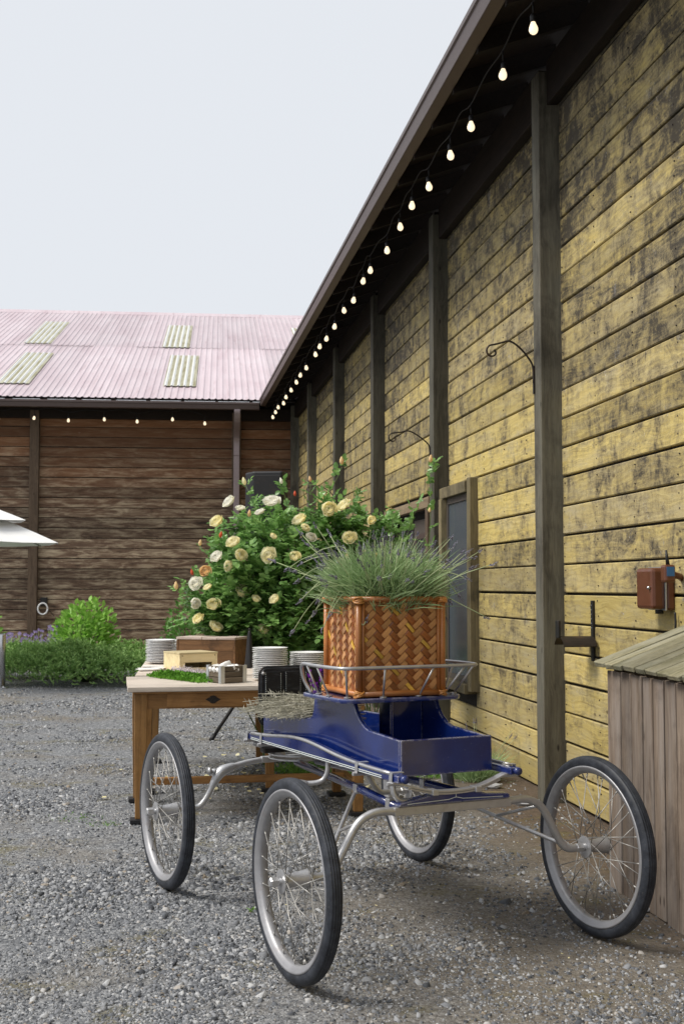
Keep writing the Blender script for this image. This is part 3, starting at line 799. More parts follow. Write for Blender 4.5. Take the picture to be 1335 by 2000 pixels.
# cross springs, front and rear
for s0, nm in ((-.012, 0), (1.372, 1)):
    pts = spline([(-.262, s0, .640), (-.225, s0, .634), (-.17, s0, .618), (-.09, s0, .600), (0, s0, .596), (.09, s0, .602), (.16, s0, .622), (.21, s0, .640), (.262, s0, .652)], 4)
    sp = MB().strap(pts, .036, .007, (0, 1, 0)).build('cross_spring', M['silver'], buggy, bevel=.001)
    p2 = [p + Vector((0, 0, -.008)) for p in pts[6:-6]]
    MB().strap(p2, .034, .006, (0, 1, 0)).build('spring_leaf', M['silver'], sp, bevel=.001)
    for x in (-.09, .09):
        MB().box((x - .012, s0 - .024, .586), (x + .012, s0 + .024, .606)).build('spring_clip', M['silver'], sp, bevel=.002)
# hanging link at the left sill
MB().tube(spline([(-.235, .02, .64), (-.235, .015, .60), (-.215, .01, .572), (-.17, .01, .566), (-.12, .01, .566)], 5), .011, 8).build('spring_hanger', M['silver'], buggy, True)
MB().tube([(-.128, .01, .566), (-.100, .01, .566)], .020, 12).build('hanger_collar', M['blackpaint'], buggy, True)
# rear axle: flat bar with swept tubes to the hubs, blue bolster on top
rax = MB().box((-.245, -.014, .520), (.245, .014, .5515)).build('rear_axle', M['silver'], buggy, bevel=.003)
for sgn in (-1, 1):
    pts = spline([(sgn * .235, 0, .537), (sgn * .30, 0, .540), (sgn * .345, 0, .530), (sgn * .39, 0, .500), (sgn * .44, 0, .420), (sgn * .475, 0, .362), (sgn * .505, 0, .340), (sgn * .54, 0, .338), (sgn * .60, 0, .338)], 5)
    MB().tube(pts, .0145, 10).build('axle_arm', M['silver'], rax, True)
    br = spline([(sgn * .155, .47, .535), (sgn * .165, .46, .53), (sgn * .34, .24, .435), (sgn * .50, .03, .352), (sgn * .53, .005, .344)], 4)
    MB().tube(br, .0085, 8).build('stay_rod', M['silver'], rax, True)
    MB().tube([(sgn * .34, .24, .435), (sgn * .375, .0, .51)], .006, 8).build('stay_strut', M['silver'], rax, True)
cap = [(-.232, .553), (.232, .553), (.232, .566), (.222, .572), (.13, .578), (.08, .590), (.03, .594), (-.03, .594), (-.08, .590), (-.15, .578), (-.222, .566), (-.232, .560)]
bo = MB().prism(cap, -.022, .022, lambda a, b, d: (a, d, b)).build('bolster', M['blue'], buggy, bevel=.005)
MB().strap([(-.20, -.0232, .5615), (-.03, -.0232, .5665), (0, -.0232, .5735)], .0022, .0012, (0, 0, 1)).strap([(.20, -.0232, .5615), (.03, -.0232, .5665), (0, -.0232, .5735)], .0022, .0012, (0, 0, 1)).build('pinstripe', M['stripe'], bo)
MB().strap([(0, -.0233, .572), (0, -.0233, .590)], .0022, .0012, (1, 0, 0)).build('pinstripe', M['stripe'], bo)
# reaches and front gear
for sgn in (-1, 1):
    rc = MB().tube([(sgn * .20, .01, .536), (sgn * .15, .45, .545), (sgn * .05, 1.28, .535)], .0165, 10).build('reach_pole', M['blue'], buggy, True)
    for s in (.12, .46):
        l = .20 + (.15 - .20) * s / .45
        MB().box((sgn * l - .019, s - .016, .525), (sgn * l + .019, s + .016, .562)).build('reach_clip', M['silver'], rc, bevel=.003)
fw = MB(); ring = [(.135 * math.cos(a * math.pi / 16), 1.36 + .135 * math.sin(a * math.pi / 16)) for a in range(33)]
fw.strap([(x, y, .566) for x, y in ring], .007, .020, (0, 0, 1)); fw.strap([(x, y, .548) for x, y in ring], .007, .020, (0, 0, 1))
fwo = fw.build('turning_ring', M['silver'], buggy)
MB().box((-.19, 1.33, .575), (.19, 1.385, .600)).build('front_bolster', M['blackpaint'], buggy, bevel=.008)
fax = MB().box((-.16, 1.425, .520), (.16, 1.452, .548)).build('front_axle', M['silver'], buggy, bevel=.003)
for sgn in (-1, 1):
    pts = spline([(sgn * .15, 1.44, .533), (sgn * .22, 1.44, .526), (sgn * .30, 1.44, .510), (sgn * .355, 1.44, .490), (sgn * .385, 1.44, .450), (sgn * .42, 1.44, .385), (sgn * .455, 1.44, .345), (sgn * .49, 1.44, .338), (sgn * .58, 1.44, .338)], 5)
    MB().tube(pts, [.0135] * 10 + [.015 + .010 * math.exp(-((k - 15) / 5) ** 2) for k in range(10, 22)] + [.0135] * (len(pts) - 22), 10).build('axle_arm', M['silver'], fax, True)
    MB().tube([(sgn * .36, 1.44, .492), (sgn * .405, 1.44, .497)], .011, 10).tube([(sgn * .405, 1.44, .497), (sgn * .418, 1.44, .498)], .017, 10).build('tie_bolt', M['silver'], fax, True)
MB().tube(spline([(-.22, 1.385, .62), (-.16, 1.37, .60), (-.10, 1.40, .575), (-.05, 1.44, .55)], 4), .013, 8).build('front_brace', M['silver'], buggy, True)
# step plate on its bracket
stp = MB().tube(spline([(-.235, .56, .642), (-.237, .56, .60), (-.25, .57, .570), (-.28, .58, .558), (-.33, .60, .556)], 5), .010, 8).build('step_bracket', M['silver'], buggy, True)
MB().lathe([(.001, .556), (.046, .556), (.050, .560), (.046, .565), (.001, .565)], 24, Matrix.Translation((-.355, .605, 0)) @ Matrix.Diagonal((1, 1.25, 1, 1))).build('step_plate', M['silver'], stp, True)
def to_world(root, p): return root.matrix_basis @ Vector(p)

# ------------------------------------------------------------------ woven basket on the seat
def make_strip(name, a, b):
    t = NT(name); v = t.obj(); r = t.rand()
    g = t.noise(t.map(v, (22, 260, 260)), 1., 5, .65); g2 = t.noise(t.vadd(v, t.comb(t.math('MULTIPLY', r, 9), 0., 0.)), 9, 4, .6)
    c = t.mix(t.ramp(g, [(.3, 0.), (.7, 1.)]), a, b)
    c = t.mix(t.math('MULTIPLY', t.ramp(g2, [(.5, 0.), (.7, 1.)]), .35), c, tuple(x * .45 for x in a))
    tone = t.math('MULTIPLY_ADD', r, .55, .70)
    c = t.mix(1.0, c, t.comb(tone, tone, tone), 'MULTIPLY')
    return t.fin(c, .36, 0, .5, t.bump(g, .35, .002), .15)
M['stripA'] = make_strip('tan_weave_strip', (.40, .175, .058), (.60, .30, .115))
M['stripB'] = make_strip('brown_weave_strip', (.185, .052, .010), (.32, .098, .018))
M['stripY'] = make_strip('yellow_weave_strip', (.52, .30, .04), (.66, .40, .06))
M['cane'] = make_strip('varnished_cane', (.34, .115, .025), (.47, .18, .045))
M['binding'] = make_strip('cane_binding', (.46, .19, .04), (.58, .26, .07))
BA = BY + R(-5)
bloc = to_world(buggy, (.0, .535, .902))
basket = empty('wicker_basket', bloc, BA)
tag(basket, 'square woven cane basket planter on the blue seat board', 'basket')
BW2, BH = .182, .385           # half width at the bottom
TAP = .0
bs = random.Random(21)
def clip_poly(poly, x0, x1, y0, y1):
    def cut(pl, inside, inter):
        out = []
        for i in range(len(pl)):
            a, b = pl[i - 1], pl[i]
            if inside(b):
                if not inside(a): out.append(inter(a, b))
                out.append(b)
            elif inside(a): out.append(inter(a, b))
        return out
    def ix(x): return lambda a, b: (x, a[1] + (b[1] - a[1]) * (x - a[0]) / (b[0] - a[0]))
    def iy(y): return lambda a, b: (a[0] + (b[0] - a[0]) * (y - a[1]) / (b[1] - a[1]), y)
    for ins, it in ((lambda p: p[0] >= x0, ix(x0)), (lambda p: p[0] <= x1, ix(x1)), (lambda p: p[1] >= y0, iy(y0)), (lambda p: p[1] <= y1, iy(y1))):
        poly = cut(poly, ins, it)
        if len(poly) < 3: return []
    return poly
SW = .0236
strip_cache = {}
def weave_panel(rz, individual):
    hw = BW2 - .013; z0, z1 = .014, BH - .014
    pm = MB().box((-hw, -BW2 + .010, z0), (hw, -BW2 + .016, z1)).build('panel', M['stripB'], basket, rot=(0, 0, rz))
    joined = {k: MB() for k in 'ABY'}
    inv = 1 / math.sqrt(2); n = 20
    for i in range(-n, n):
        for j in range(-n, n):
            for kind in (0, 1):
                # strips of kind 0 run along (1,1), kind 1 along (-1,1); each lies over two crossings at a time
                if kind == 0 and (i - j) % 4 != 0: continue
                if kind == 1 and (i - j) % 4 != 1: continue
                if kind == 0: ci, cj = i + .5, j + 1.0
                else: ci, cj = i + 1.0, j + .5
                # lattice axes: p along (1,1), q along (-1,1); rotate so that columns run vertically
                cx = (cj - ci) * SW * inv; cz = (ci + cj) * SW * inv + BH / 2
                if abs(cx) > hw + SW or cz < z0 - SW or cz > z1 + SW: continue
                L = SW * 2.06; wd = SW * .92
                yl = kind == 1 and (j % 7 == 3)
                wd *= bs.uniform(.90, 1.04)
                if yl: wd *= .62
                d = (inv, inv) if kind == 0 else (-inv, inv)      # run direction
                if kind == 0: d = (inv, inv)
                e = (-d[1], d[0])
                q = [(cx + d[0] * a * L / 2 + e[0] * b * wd / 2, cz + d[1] * a * L / 2 + e[1] * b * wd / 2) for a, b in ((-1, -1), (1, -1), (1, 1), (-1, 1))]
                cl = clip_poly(q, -hw, hw, z0, z1)
                if len(cl) < 3: continue
                area = abs(sum(cl[k - 1][0] * cl[k][1] - cl[k][0] * cl[k - 1][1] for k in range(len(cl)))) / 2
                if area < .12 * L * wd: continue
                mk = 'Y' if yl else ('A' if kind == 0 else 'B')
                full = len(cl) == 4 and area > .995 * L * wd
                # arched slab: middle proud, ends tucked under the neighbours
                def slab(L_, w_):
                    m = MB(); xs_ = [-.5, -.36, 0, .36, .5]; hs = [-.0012, .0012, .0026, .0012, -.0012]
                    vv = []
                    for x_, h_ in zip(xs_, hs):
                        for y_ in (-.5, .5): vv.append((x_ * L_, y_ * w_, h_)); 
                        for y_ in (-.5, .5): vv.append((x_ * L_, y_ * w_, h_ - .0022))
                    ff = []
                    for k in range(4):
                        a = k * 4; b = a + 4
                        ff += [(a, b, b + 1, a + 1), (a, a + 2, b + 2, b), (a + 1, b + 1, b + 3, a + 3)]
                    ff += [(0, 1, 3, 2), (16, 18, 19, 17)]
                    return m.add(vv, ff)
                ang = math.atan2(d[1], d[0])
                base = Matrix.Translation((cx, -BW2 + .0085 + bs.uniform(-.0006, .0006), cz)) @ Matrix.Rotation(R(90), 4, 'X') @ Matrix.Rotation(ang + bs.uniform(-.05, .05), 4, 'Z')
                if full and individual:
                    if mk not in strip_cache: strip_cache[mk] = slab(L, SW * .92 * (.62 if yl else 1)).mesh('strip', M['strip' + mk])
                    o = link('strip', strip_cache[mk], pm); o.matrix_basis = base @ Matrix.Diagonal((1, bs.uniform(.90, 1.05), bs.uniform(.7, 1.3), 1))
                elif full:
                    s_ = slab(L, wd); joined[mk].add([base @ Vector(p) for p in s_.v], s_.f)
                else:
                    m = MB().prism(cl, -BW2 + .0075, -BW2 + .0095, lambda a, b, dd: (a, dd, b))
                    if individual: m.build('strip', M['strip' + mk], pm)
                    else: joined[mk].add(m.v, m.f)
    if not individual:
        for mk, m in joined.items():
            if m.v: tag(m.build('weave', M['strip' + mk], pm), kind='stuff')
weave_panel(0, True)              # face towards the camera
weave_panel(R(-90), True)         # left face
weave_panel(R(90), False)
weave_panel(R(180), False)
c0 = BW2 - .004
for sx in (-1, 1):
    for sy in (-1, 1):
        MB().tube([(sx * c0, sy * c0, .002), (sx * c0, sy * c0, BH * .5), (sx * c0, sy * c0, BH)], [.0125, .012, .0125], 12).build('cane_post', M['cane'], basket, True)
        MB().tube([(sx * (c0 - .018), sy * (c0 + .002), .012), (sx * (c0 - .018), sy * (c0 + .002), BH - .01)], .007, 8).build('cane_edge', M['cane'], basket, True)
        for z in (.012, BH - .012):
            b = MB()
            for k in range(7):
                a0 = bs.uniform(0, 3); tl = bs.uniform(-.55, .55); tx = bs.uniform(-.55, .55)
                rr = .0185 + bs.uniform(0, .003)
                Mx = Matrix.Translation((sx * (c0 - .002), sy * (c0 - .002), z + bs.uniform(-.006, .006))) @ Matrix.Rotation(tl, 4, 'X') @ Matrix.Rotation(tx, 4, 'Y')
                b.tube([Mx @ Vector((rr * math.cos(q * math.pi / 8), rr * math.sin(q * math.pi / 8), 0)) for q in range(17)], .0034, 5)
            b.build('binding', M['binding'], basket, True)
for z in (.013, BH - .006):
    for k in range(4):
        MB().tube([Matrix.Rotation(k * math.pi / 2, 3, 'Z') @ Vector((-c0, -c0 - .003, z)), Matrix.Rotation(k * math.pi / 2, 3, 'Z') @ Vector((0, -c0 - .003, z + .001)), Matrix.Rotation(k * math.pi / 2, 3, 'Z') @ Vector((c0, -c0 - .003, z))], .0115, 12).build('cane_rail', M['cane'], basket, True)
MB().box((-BW2 + .017, -BW2 + .017, .03), (BW2 - .017, BW2 - .017, BH - .04)).build('soil', M['soil'], basket)

# ------------------------------------------------------------------ lavender in the basket
M['lavleaf'] = m_leaf('lavender_leaf', (.16, .27, .10), (.39, .51, .27), .6, .25, spec=.2)
M['lavstem'] = m_leaf('lavender_stem', (.30, .37, .18), (.48, .54, .32), .6, .15, spec=.2)
M['lavflower'] = m_leaf('lavender_flower', (.11, .105, .125), (.27, .255, .32), .7, .15, spec=.2)
def ribbon(V, F, pts, w, side):
    """thin leaf blade along pts, width profile w"""
    b = len(V); k = len(pts)
    for i, p in enumerate(pts):
        ww = w * (1 - abs(2 * i / (k - 1) - .8) ** 2 * .55) if i < k - 1 else w * .08
        V.append(p - side * ww); V.append(p + side * ww)
    for i in range(k - 1): F.append((b + 2 * i, b + 2 * i + 1, b + 2 * i + 3, b + 2 * i + 2))
def lavender(name, label, base, rad, n_leaf, n_stem, seed, h_leaf=.16, stem_len=(.2, .34), special=(), cat='plant', mats=('lavleaf', 'lavstem', 'lavflower')):
    rr = random.Random(seed); root = empty(name, base); tag(root, label, cat)
    V, F = [], []
    for k in range(n_leaf):
        a = rr.uniform(0, 6.283); q = math.sqrt(rr.random()) * rad
        o = Vector((q * math.cos(a), q * math.sin(a), rr.uniform(-.04, .085)))
        out = Vector((math.cos(a), math.sin(a), 0)) * (q / rad) ** 1.2
        d = (out * rr.uniform(.1, .9) + Vector((rr.uniform(-.75, .75), rr.uniform(-.75, .75), rr.uniform(.3, 1.25)))).normalized()
        L = rr.uniform(.3, 1.1) * h_leaf * (1.15 - .35 * (q / rad) ** 2)
        bend = Vector((rr.uniform(-.8, .8), rr.uniform(-.8, .8), rr.uniform(-.6, .4)))
        pts = [o + d * (L * t) + bend * (L * .5 * t * t) for t in (0, .33, .66, 1)]
        ribbon(V, F, pts, rr.uniform(.0016, .0032), d.cross(Vector((rr.uniform(-1, 1), rr.uniform(-1, 1), rr.uniform(-1, 1)))).normalized())
    tag(link('foliage', fast_mesh('foliage', np.array(V), np.array(F), M[mats[0]]), root), kind='stuff')
    st = MB(); fl = MB()
    def spike(p, d, L):
        n = max(4, int(L / .006))
        sd = d.orthogonal().normalized()
        for i in range(n):
            c = p + d * (L * i / n); w = .0062 * (1 - .55 * i / n) * rr.uniform(.7, 1.2)
            for j in range(3):
                ax = (Matrix.Rotation(rr.uniform(0, 6.28), 3, d) @ sd)
                t = c + ax * w * .9; e = d * (w * 1.35); f = ax.cross(d) * w * .6
                fl.add([t - e * .7, t + ax * w * .5, t + f, t - f, t + e], [(0, 2, 1), (0, 1, 3), (4, 1, 2), (4, 3, 1), (0, 3, 2), (4, 2, 3)])
    for k in range(n_stem):
        a = rr.uniform(0, 6.283); q = math.sqrt(rr.random()) * rad * .9
        o = Vector((q * math.cos(a), q * math.sin(a), .0))
        out = Vector((math.cos(a), math.sin(a), 0)) * (q / rad)
        d = (out * rr.uniform(.2, .95) + Vector((rr.uniform(-.22, .22), rr.uniform(-.22, .22), rr.uniform(.6, 1.2)))).normalized()
        L = rr.uniform(*stem_len)
        droop = rr.uniform(0, .5) if rr.random() < .6 else rr.uniform(-.1, .1)
        pts = [o + d * (L * t) + Vector((out.x * .4, out.y * .4, -droop)) * (L * t * t) for t in (0, .25, .5, .75, 1)]
        st.tube(pts, [.0018, .0017, .0016, .0015, .0014], 4)
        dd = (pts[-1] - pts[-2]).normalized(); spike(pts[-1], dd, rr.uniform(.025, .055))
    for pts in special:
        sp_ = spline(pts, 6); st.tube(sp_, .0019, 5); dd = (sp_[-1] - sp_[-2]).normalized(); spike(sp_[-1], dd, rr.uniform(.022, .04))
    tag(st.build('stems', M[mats[1]], root, True), kind='stuff'); tag(fl.build('flower_spikes', M[mats[2]], root), kind='stuff')
    return root
lb = bloc + Vector((0, 0, BH - .03))
sp = []
rq = random.Random(77)
def W3(dx, dy, dz): return Vector((dx, dy, dz))
for (dx, dy, dz) in ((-.27, -.10, -.02), (-.30, -.04, .05), (-.33, -.05, .02), (-.24, -.12, -.09), (-.30, -.02, -.06), (-.36, -.03, -.10), (-.34, .02, .10), (-.26, -.1, .02), (-.21, -.12, -.03), (.30, -.02, .04), (.26, -.06, .02), (.28, 0, .09), (.33, .02, .11), (.25, -.04, -.05), (.24, .0, .13), (-.38, .02, .15), (-.33, .08, .17), (-.29, .05, .20), (.28, .04, .16), (.22, .05, .20)):
    h = rq.uniform(.07, .13)
    sp.append([W3(dx * .25, dy * .3, .03), W3(dx * .5, dy * .7, max(dz, 0) * .5 + h), W3(dx * .8, dy, dz * .7 + h * .75), W3(dx, dy * 1.1, dz)])
sp.append([W3(.0, -.12, .04), W3(-.045, -.19, .075), W3(-.09, -.225, .0), W3(-.095, -.23, -.055), W3(-.085, -.232, -.075), W3(-.075, -.23, -.06)])
sp.append([W3(.10, -.12, .03), W3(.20, -.13, .05), W3(.30, -.12, .005), W3(.40, -.10, -.045)])
lavender('lavender_plant', 'grey-green lavender with dry violet spikes overflowing the woven basket', lb, .172, 6800, 130, 9, .195, (.17, .31), sp)

# dry lavender sheaf across the front of the buggy
M['drylav'] = m_leaf('dry_lavender', (.20, .19, .135), (.48, .46, .38), .8, .1, spec=.1)
def sheaf():
    rr = random.Random(5); root = empty('dried_herb_sheaf', to_world(buggy, (-.03, 1.06, .70)), BY)
    tag(root, 'sheaf of dried grey herb stems lying across the front of the blue buggy', 'dried herbs')
    st = MB(); V, F = [], []
    for k in range(420):
        x0 = rr.uniform(-.02, .14); yb = rr.uniform(-.20, .20)
        L = rr.uniform(.18, .36); ang = rr.gauss(0, .20) + math.pi - .20
        z0 = rr.uniform(.02, .115) + .0
        d = Vector((math.cos(ang), math.sin(ang) * .8, rr.uniform(-.02, .22)))
        o = Vector((x0, yb, z0)); pts = [o + d * (L * t) + Vector((0, 0, -.06 * t * t + .03 * t)) for t in (0, .35, .7, 1)]
        if pts[-1].z < .083 and pts[-1].x < -.12:
            pts = [p + Vector((0, 0, .085 - pts[-1].z)) for p in pts]
        st.tube(pts, [.0019, .0017, .0014, .001], 4)
        for i in range(16):
            t = .25 + .75 * i / 16; p = o + d * (L * t) + Vector((0, 0, -.06 * t * t + .03 * t))
            if p.z < .08 and p.x < -.12: p = Vector((p.x, p.y, .085))
            e = (d * rr.uniform(.3, 1) + Vector((rr.uniform(-1, 1), rr.uniform(-1, 1), rr.uniform(-.8, 1)))).normalized() * rr.uniform(.012, .032)
            ribbon(V, F, [p, p + e * .5, p + e], .0016, e.cross(Vector((rr.random(), rr.random(), rr.random()))).normalized())
    tag(st.build('stems', M['drylav'], root, True), kind='stuff')
    tag(link('leaves', fast_mesh('leaves', np.array(V), np.array(F), M['drylav']), root), kind='stuff')
sheaf()
# small purple flowers behind the seat
M['purple'] = m_leaf('purple_petal', (.16, .02, .30), (.34, .05, .52), .6, .25, spec=.2)
def purple_plant():
    rr = random.Random(6); base = to_world(buggy, (-.10, .86, .674)); root = empty('purple_flower_plant', base, BY)
    tag(root, 'small plant with bright purple flower heads between dash and basket', 'plant')
    MB().lathe([(.001, 0), (.045, 0), (.058, .10), (.054, .10), (.05, .085), (.001, .085)], 18).build('pot', M['blackcloth'], root, True)
    st = MB(); V, F = [], []; Vp, Fp = [], []
    for k in range(14):
        a = rr.uniform(0, 6.28); q = rr.uniform(0, .03); d = Vector((math.cos(a) * .25, math.sin(a) * .25, 1)).normalized(); L = rr.uniform(.14, .24)
        o = Vector((q * math.cos(a), q * math.sin(a), .08)); e = o + d * L
        st.tube([o, o + d * L * .5, e], .0017, 5)
        for j in range(26):
            t = rr.random(); c = e - d * (.035 * t); b = Vector((rr.uniform(-1, 1), rr.uniform(-1, 1), rr.uniform(-.2, .8))).normalized()
            s = b.cross(d).normalized()
            L2 = .010 if j > 5 else .022
            if j <= 5: c = e; b = (b + d * 2).normalized()
            ribbon(Vp, Fp, [c, c + b * L2 * .5, c + b * L2], .0045, s)
    for k in range(170):
        a = rr.uniform(0, 6.28); d = Vector((math.cos(a), math.sin(a), rr.uniform(.5, 1.6))).normalized(); o = Vector((0, 0, .085 + rr.uniform(0, .05)))
        L = rr.uniform(.04, .08); ribbon(V, F, [o, o + d * L * .5, o + d * L], .0022, d.cross(Vector((0, 0, 1))).normalized())
    tag(st.build('stems', M['lavstem'], root, True), kind='stuff')
    tag(link('foliage', fast_mesh('foliage', np.array(V), np.array(F), M['lavleaf']), root), kind='stuff')
    tag(link('flower_heads', fast_mesh('flower_heads', np.array(Vp), np.array(Fp), M['purple']), root), kind='stuff')
purple_plant()

# ------------------------------------------------------------------ tables
M['tablewood'] = m_wood('honey_oak', (.20, .095, .030), (.34, .18, .065), (.06, .028, .012), 'X', 34, .4, 3., rough=.5)
M['tableleg'] = m_wood('honey_oak_leg', (.20, .100, .032), (.33, .18, .065), (.05, .025, .012), 'Z', 34, .5, 4., rough=.5)
M['tabletop'] = m_wood('worn_pale_top', (.50, .42, .35), (.72, .65, .57), (.34, .24, .17), 'X', 30, .3, 3., rough=.42, knots=False)
TT = .765
def leg_prism(x, y, z1, w0, w1):
    m = MB(); p = []
    for z, w in ((.022, w1), (z1 * .75, w0), (z1, w0)):
        for a, b in ((-1, -1), (1, -1), (1, 1), (-1, 1)): p.append((x + a * w / 2, y + b * w / 2, z))
    f = [(3, 2, 1, 0), (8, 9, 10, 11)] + [(i * 4 + j, i * 4 + (j + 1) % 4, (i + 1) * 4 + (j + 1) % 4, (i + 1) * 4 + j) for i in range(2) for j in range(4)]
    return m.add(p, f)
def table(name, label, loc, rz, lx, ly, drawers, stretch, over=.075):
    """loc: front-left leg on the ground; local +X to the right, +Y away"""
    root = empty(name, loc, rz); tag(root, label, 'table')
    nb = 4 if ly < 1 else 6; w = (ly + 2 * over) / nb
    for k in range(nb):
        MB().box((-over, -over + k * w + .001, TT - .028), (lx + over, -over + (k + 1) * w - .001, TT - rb.uniform(0, .0012)), jit=.0008, rng=rb).build('top_board', M['tabletop'], root, bevel=.003)
    for x in (0, lx):
        for y in (0, ly):
            lg = leg_prism(x, y, TT - .029, .072, .052).build('leg', M['tableleg'], root, bevel=.004)
            MB().box((x - .055, y - .05, .0), (x + .055, y + .05, .022)).build('foot_pad', M['blackcloth'], lg, bevel=.003)
    za, zb = TT - .128, TT - .030
    MB().box((-.012, .036, za), (.012, ly - .036, zb)).build('apron', M['tablewood'], root)
    MB().box((lx - .012, .036, za), (lx + .012, ly - .036, zb)).build('apron', M['tablewood'], root)
    MB().box((.036, ly - .012, za), (lx - .036, ly + .012, zb)).build('apron', M['tablewood'], root)
    MB().box((.036, -.022, za), (lx - .036, .010, zb)).build('apron', M['tablewood'], root)
    for (x0, x1) in drawers:
        d = MB().box((x0, -.030, za + .008), (x1, -.0225, zb - .006)).build('drawer_front', M['tablewood'], root, bevel=.003)
        xc = (x0 + x1) / 2; zc = (za + zb) / 2
        e = MB()
        for k in range(6):
            a = k * math.pi / 3; e.lathe([(.0, 0), (.0105, 0), (.008, .003), (.0, .0035)], 8, Matrix.Translation((xc + .017 * math.cos(a), -.0305, zc + .013 * math.sin(a))) @ Matrix.Rotation(R(90), 4, 'X'))
        e.prism([(xc - .044, zc), (xc, zc - .024), (xc + .044, zc), (xc, zc + .024)], -.0325, -.0305, lambda a, b, dd: (a, dd, b))
        e.build('keyhole_plate', M['iron'], d)
    MB().box((-over * .6, -.052, TT - .040), (lx + over * .6, -.030, TT - .0285)).build('top_lip', M['tablewood'], root, bevel=.003)
    if stretch:
        zs = .150
        for x in (0, lx):
            MB().box((x - .016, .028, zs), (x + .016, ly - .028, zs + .042)).build('stretcher', M['tableleg'], root, bevel=.003)
        MB().box((.017, ly * .5 - .02, zs + .002), (lx - .017, ly * .5 + .02, zs + .044)).build('stretcher', M['tablewood'], root, bevel=.003)
    return root
TA = math.atan(.185)
tabA = table('oak_table', 'old oak table with keyhole drawer and worn pale top beside the buggy', (-1.143, 7.045, 0), TA, 1.256, .70, [(.145, .67), (.73, 1.15)], True)
TB = math.atan(.115)
tabB = table('oak_table', 'second old table butted behind the oak drawer table, under the dark crate', (-1.262, 8.03, 0), TB, .795, 1.40, [(.15, .65)], False)
tabB.scale = (1, 1, .998)

# ------------------------------------------------------------------ things on the tables
def plate_mesh(r):
    return MB().lathe([(.001, .004), (r * .55, .004), (r * .58, .0055), (r * .93, .0155), (r, .0185), (r * 1.003, .0200), (r * .99, .0205), (r * .92, .0178), (r * .60, .0080), (r * .001, .0078)], 40).mesh('plate', M['white'], True)
PR, PL_ = plate_mesh(.108), plate_mesh(.113)
rp = random.Random(12)
ORD = 'topmost second third fourth fifth sixth seventh eighth ninth tenth eleventh twelfth thirteenth fourteenth fifteenth sixteenth lowest'.split()
def stack(me, x, y, n, dz, label, group):
    for k in range(n):
        o = link('plate', me, None, (x + rp.uniform(-.003, .003), y + rp.uniform(-.003, .003), TT - .002 + k * dz), (rp.uniform(-.006, .006), rp.uniform(-.006, .006), rp.uniform(0, 6)))
        q = n - 1 - k
        tag(o, ('topmost white plate' if q == 0 else 'lowest white plate' if k == 0 else ORD[q] + ' white plate from the top') + ' ' + label, 'plate', group)
stack(PL_, -1.335, 9.13, 15, .0112, 'in the stack at the far left of the tables', 'plates in the far left stack')
stack(PL_, -1.20, 9.36, 14, .0112, 'in the stack behind the dark wooden crate', 'plates in the stack behind the crate')
stack(PR, -.435, 7.50, 17, .0112, 'in the tall stack beside the buggy dash', 'plates in the tall stack by the dash')
stack(PR, -.215, 7.62, 14, .0112, 'in the lower stack next to the wicker basket', 'plates in the stack by the basket')

M['oldcrate'] = m_wood('dark_crate_wood', (.085, .045, .022), (.20, .105, .048), (.022, .013, .009), 'X', 30, .75, 7., rough=.75, edge=.3)
M['cratetop'] = m_wood('pale_crate_edge', (.38, .30, .26), (.58, .50, .45), (.20, .13, .10), 'X', 30, .4, 7.)
M['pine'] = m_wood('pale_pine', (.62, .50, .27), (.74, .64, .40), (.45, .30, .12), 'X', 22, .25, 5., rough=.55)
M['greycrate'] = m_wood('grey_crate_wood', (.085, .065, .045), (.19, .155, .115), (.035, .026, .018), 'X', 30, .5, 8.)
M['galv'] = m_metal('galvanised_steel', (.55, .57, .59), .38, .8, 0, .2)
M['moss'] = m_leaf('green_moss', (.045, .14, .012), (.13, .30, .035), .8, .2, spec=.15)
M['dryflower'] = m_leaf('dry_pale_flower', (.40, .36, .36), (.66, .60, .62), .8, .2, spec=.1)
# dark crate on its side
cr = empty('wooden_crate', (-.935, 8.93, TT), R(-16)); tag(cr, 'dark stained wooden crate with worn pale top boards behind the pine box', 'crate')
cw, cd, ch = .225, .13, .205
for (x0, x1) in ((-cw, -.03), (-.026, .085), (.089, cw)):
    MB().box((x0, -cd - .004, ch - .016), (x1, cd, ch + rb.uniform(-.002, .002)), jit=.0015, rng=rb).build('top_board', M['cratetop'], cr, bevel=.003)
MB().box((-cw + .016, -cd, .002), (cw - .016, -cd + .014, ch * .52), jit=.001, rng=rb).build('front_board', M['oldcrate'], cr, bevel=.003)
MB().box((-cw + .016, -cd, ch * .52 + .002), (cw - .016, -cd + .014, ch - .017), jit=.001, rng=rb).build('front_board', M['oldcrate'], cr, bevel=.003)
for sx in (-1, 1):
    MB().box((sx * cw if sx < 0 else cw - .015, -cd - .002, 0), (-cw + .015 if sx < 0 else cw, cd, ch - .017), jit=.001, rng=rb).build('end_board', M['oldcrate'], cr, bevel=.003)
MB().box((-cw + .016, cd - .014, .002), (cw - .016, cd, ch - .017)).build('back_board', M['oldcrate'], cr)
# pale pine box with a slot
pb = empty('pine_box', (-1.045, 8.47, TT), R(32)); tag(pb, 'pale pine box with a dark slot in its end standing in the moss', 'box')
x0, x1, y0, y1, hh = -.15, .13, -.17, .09, .125
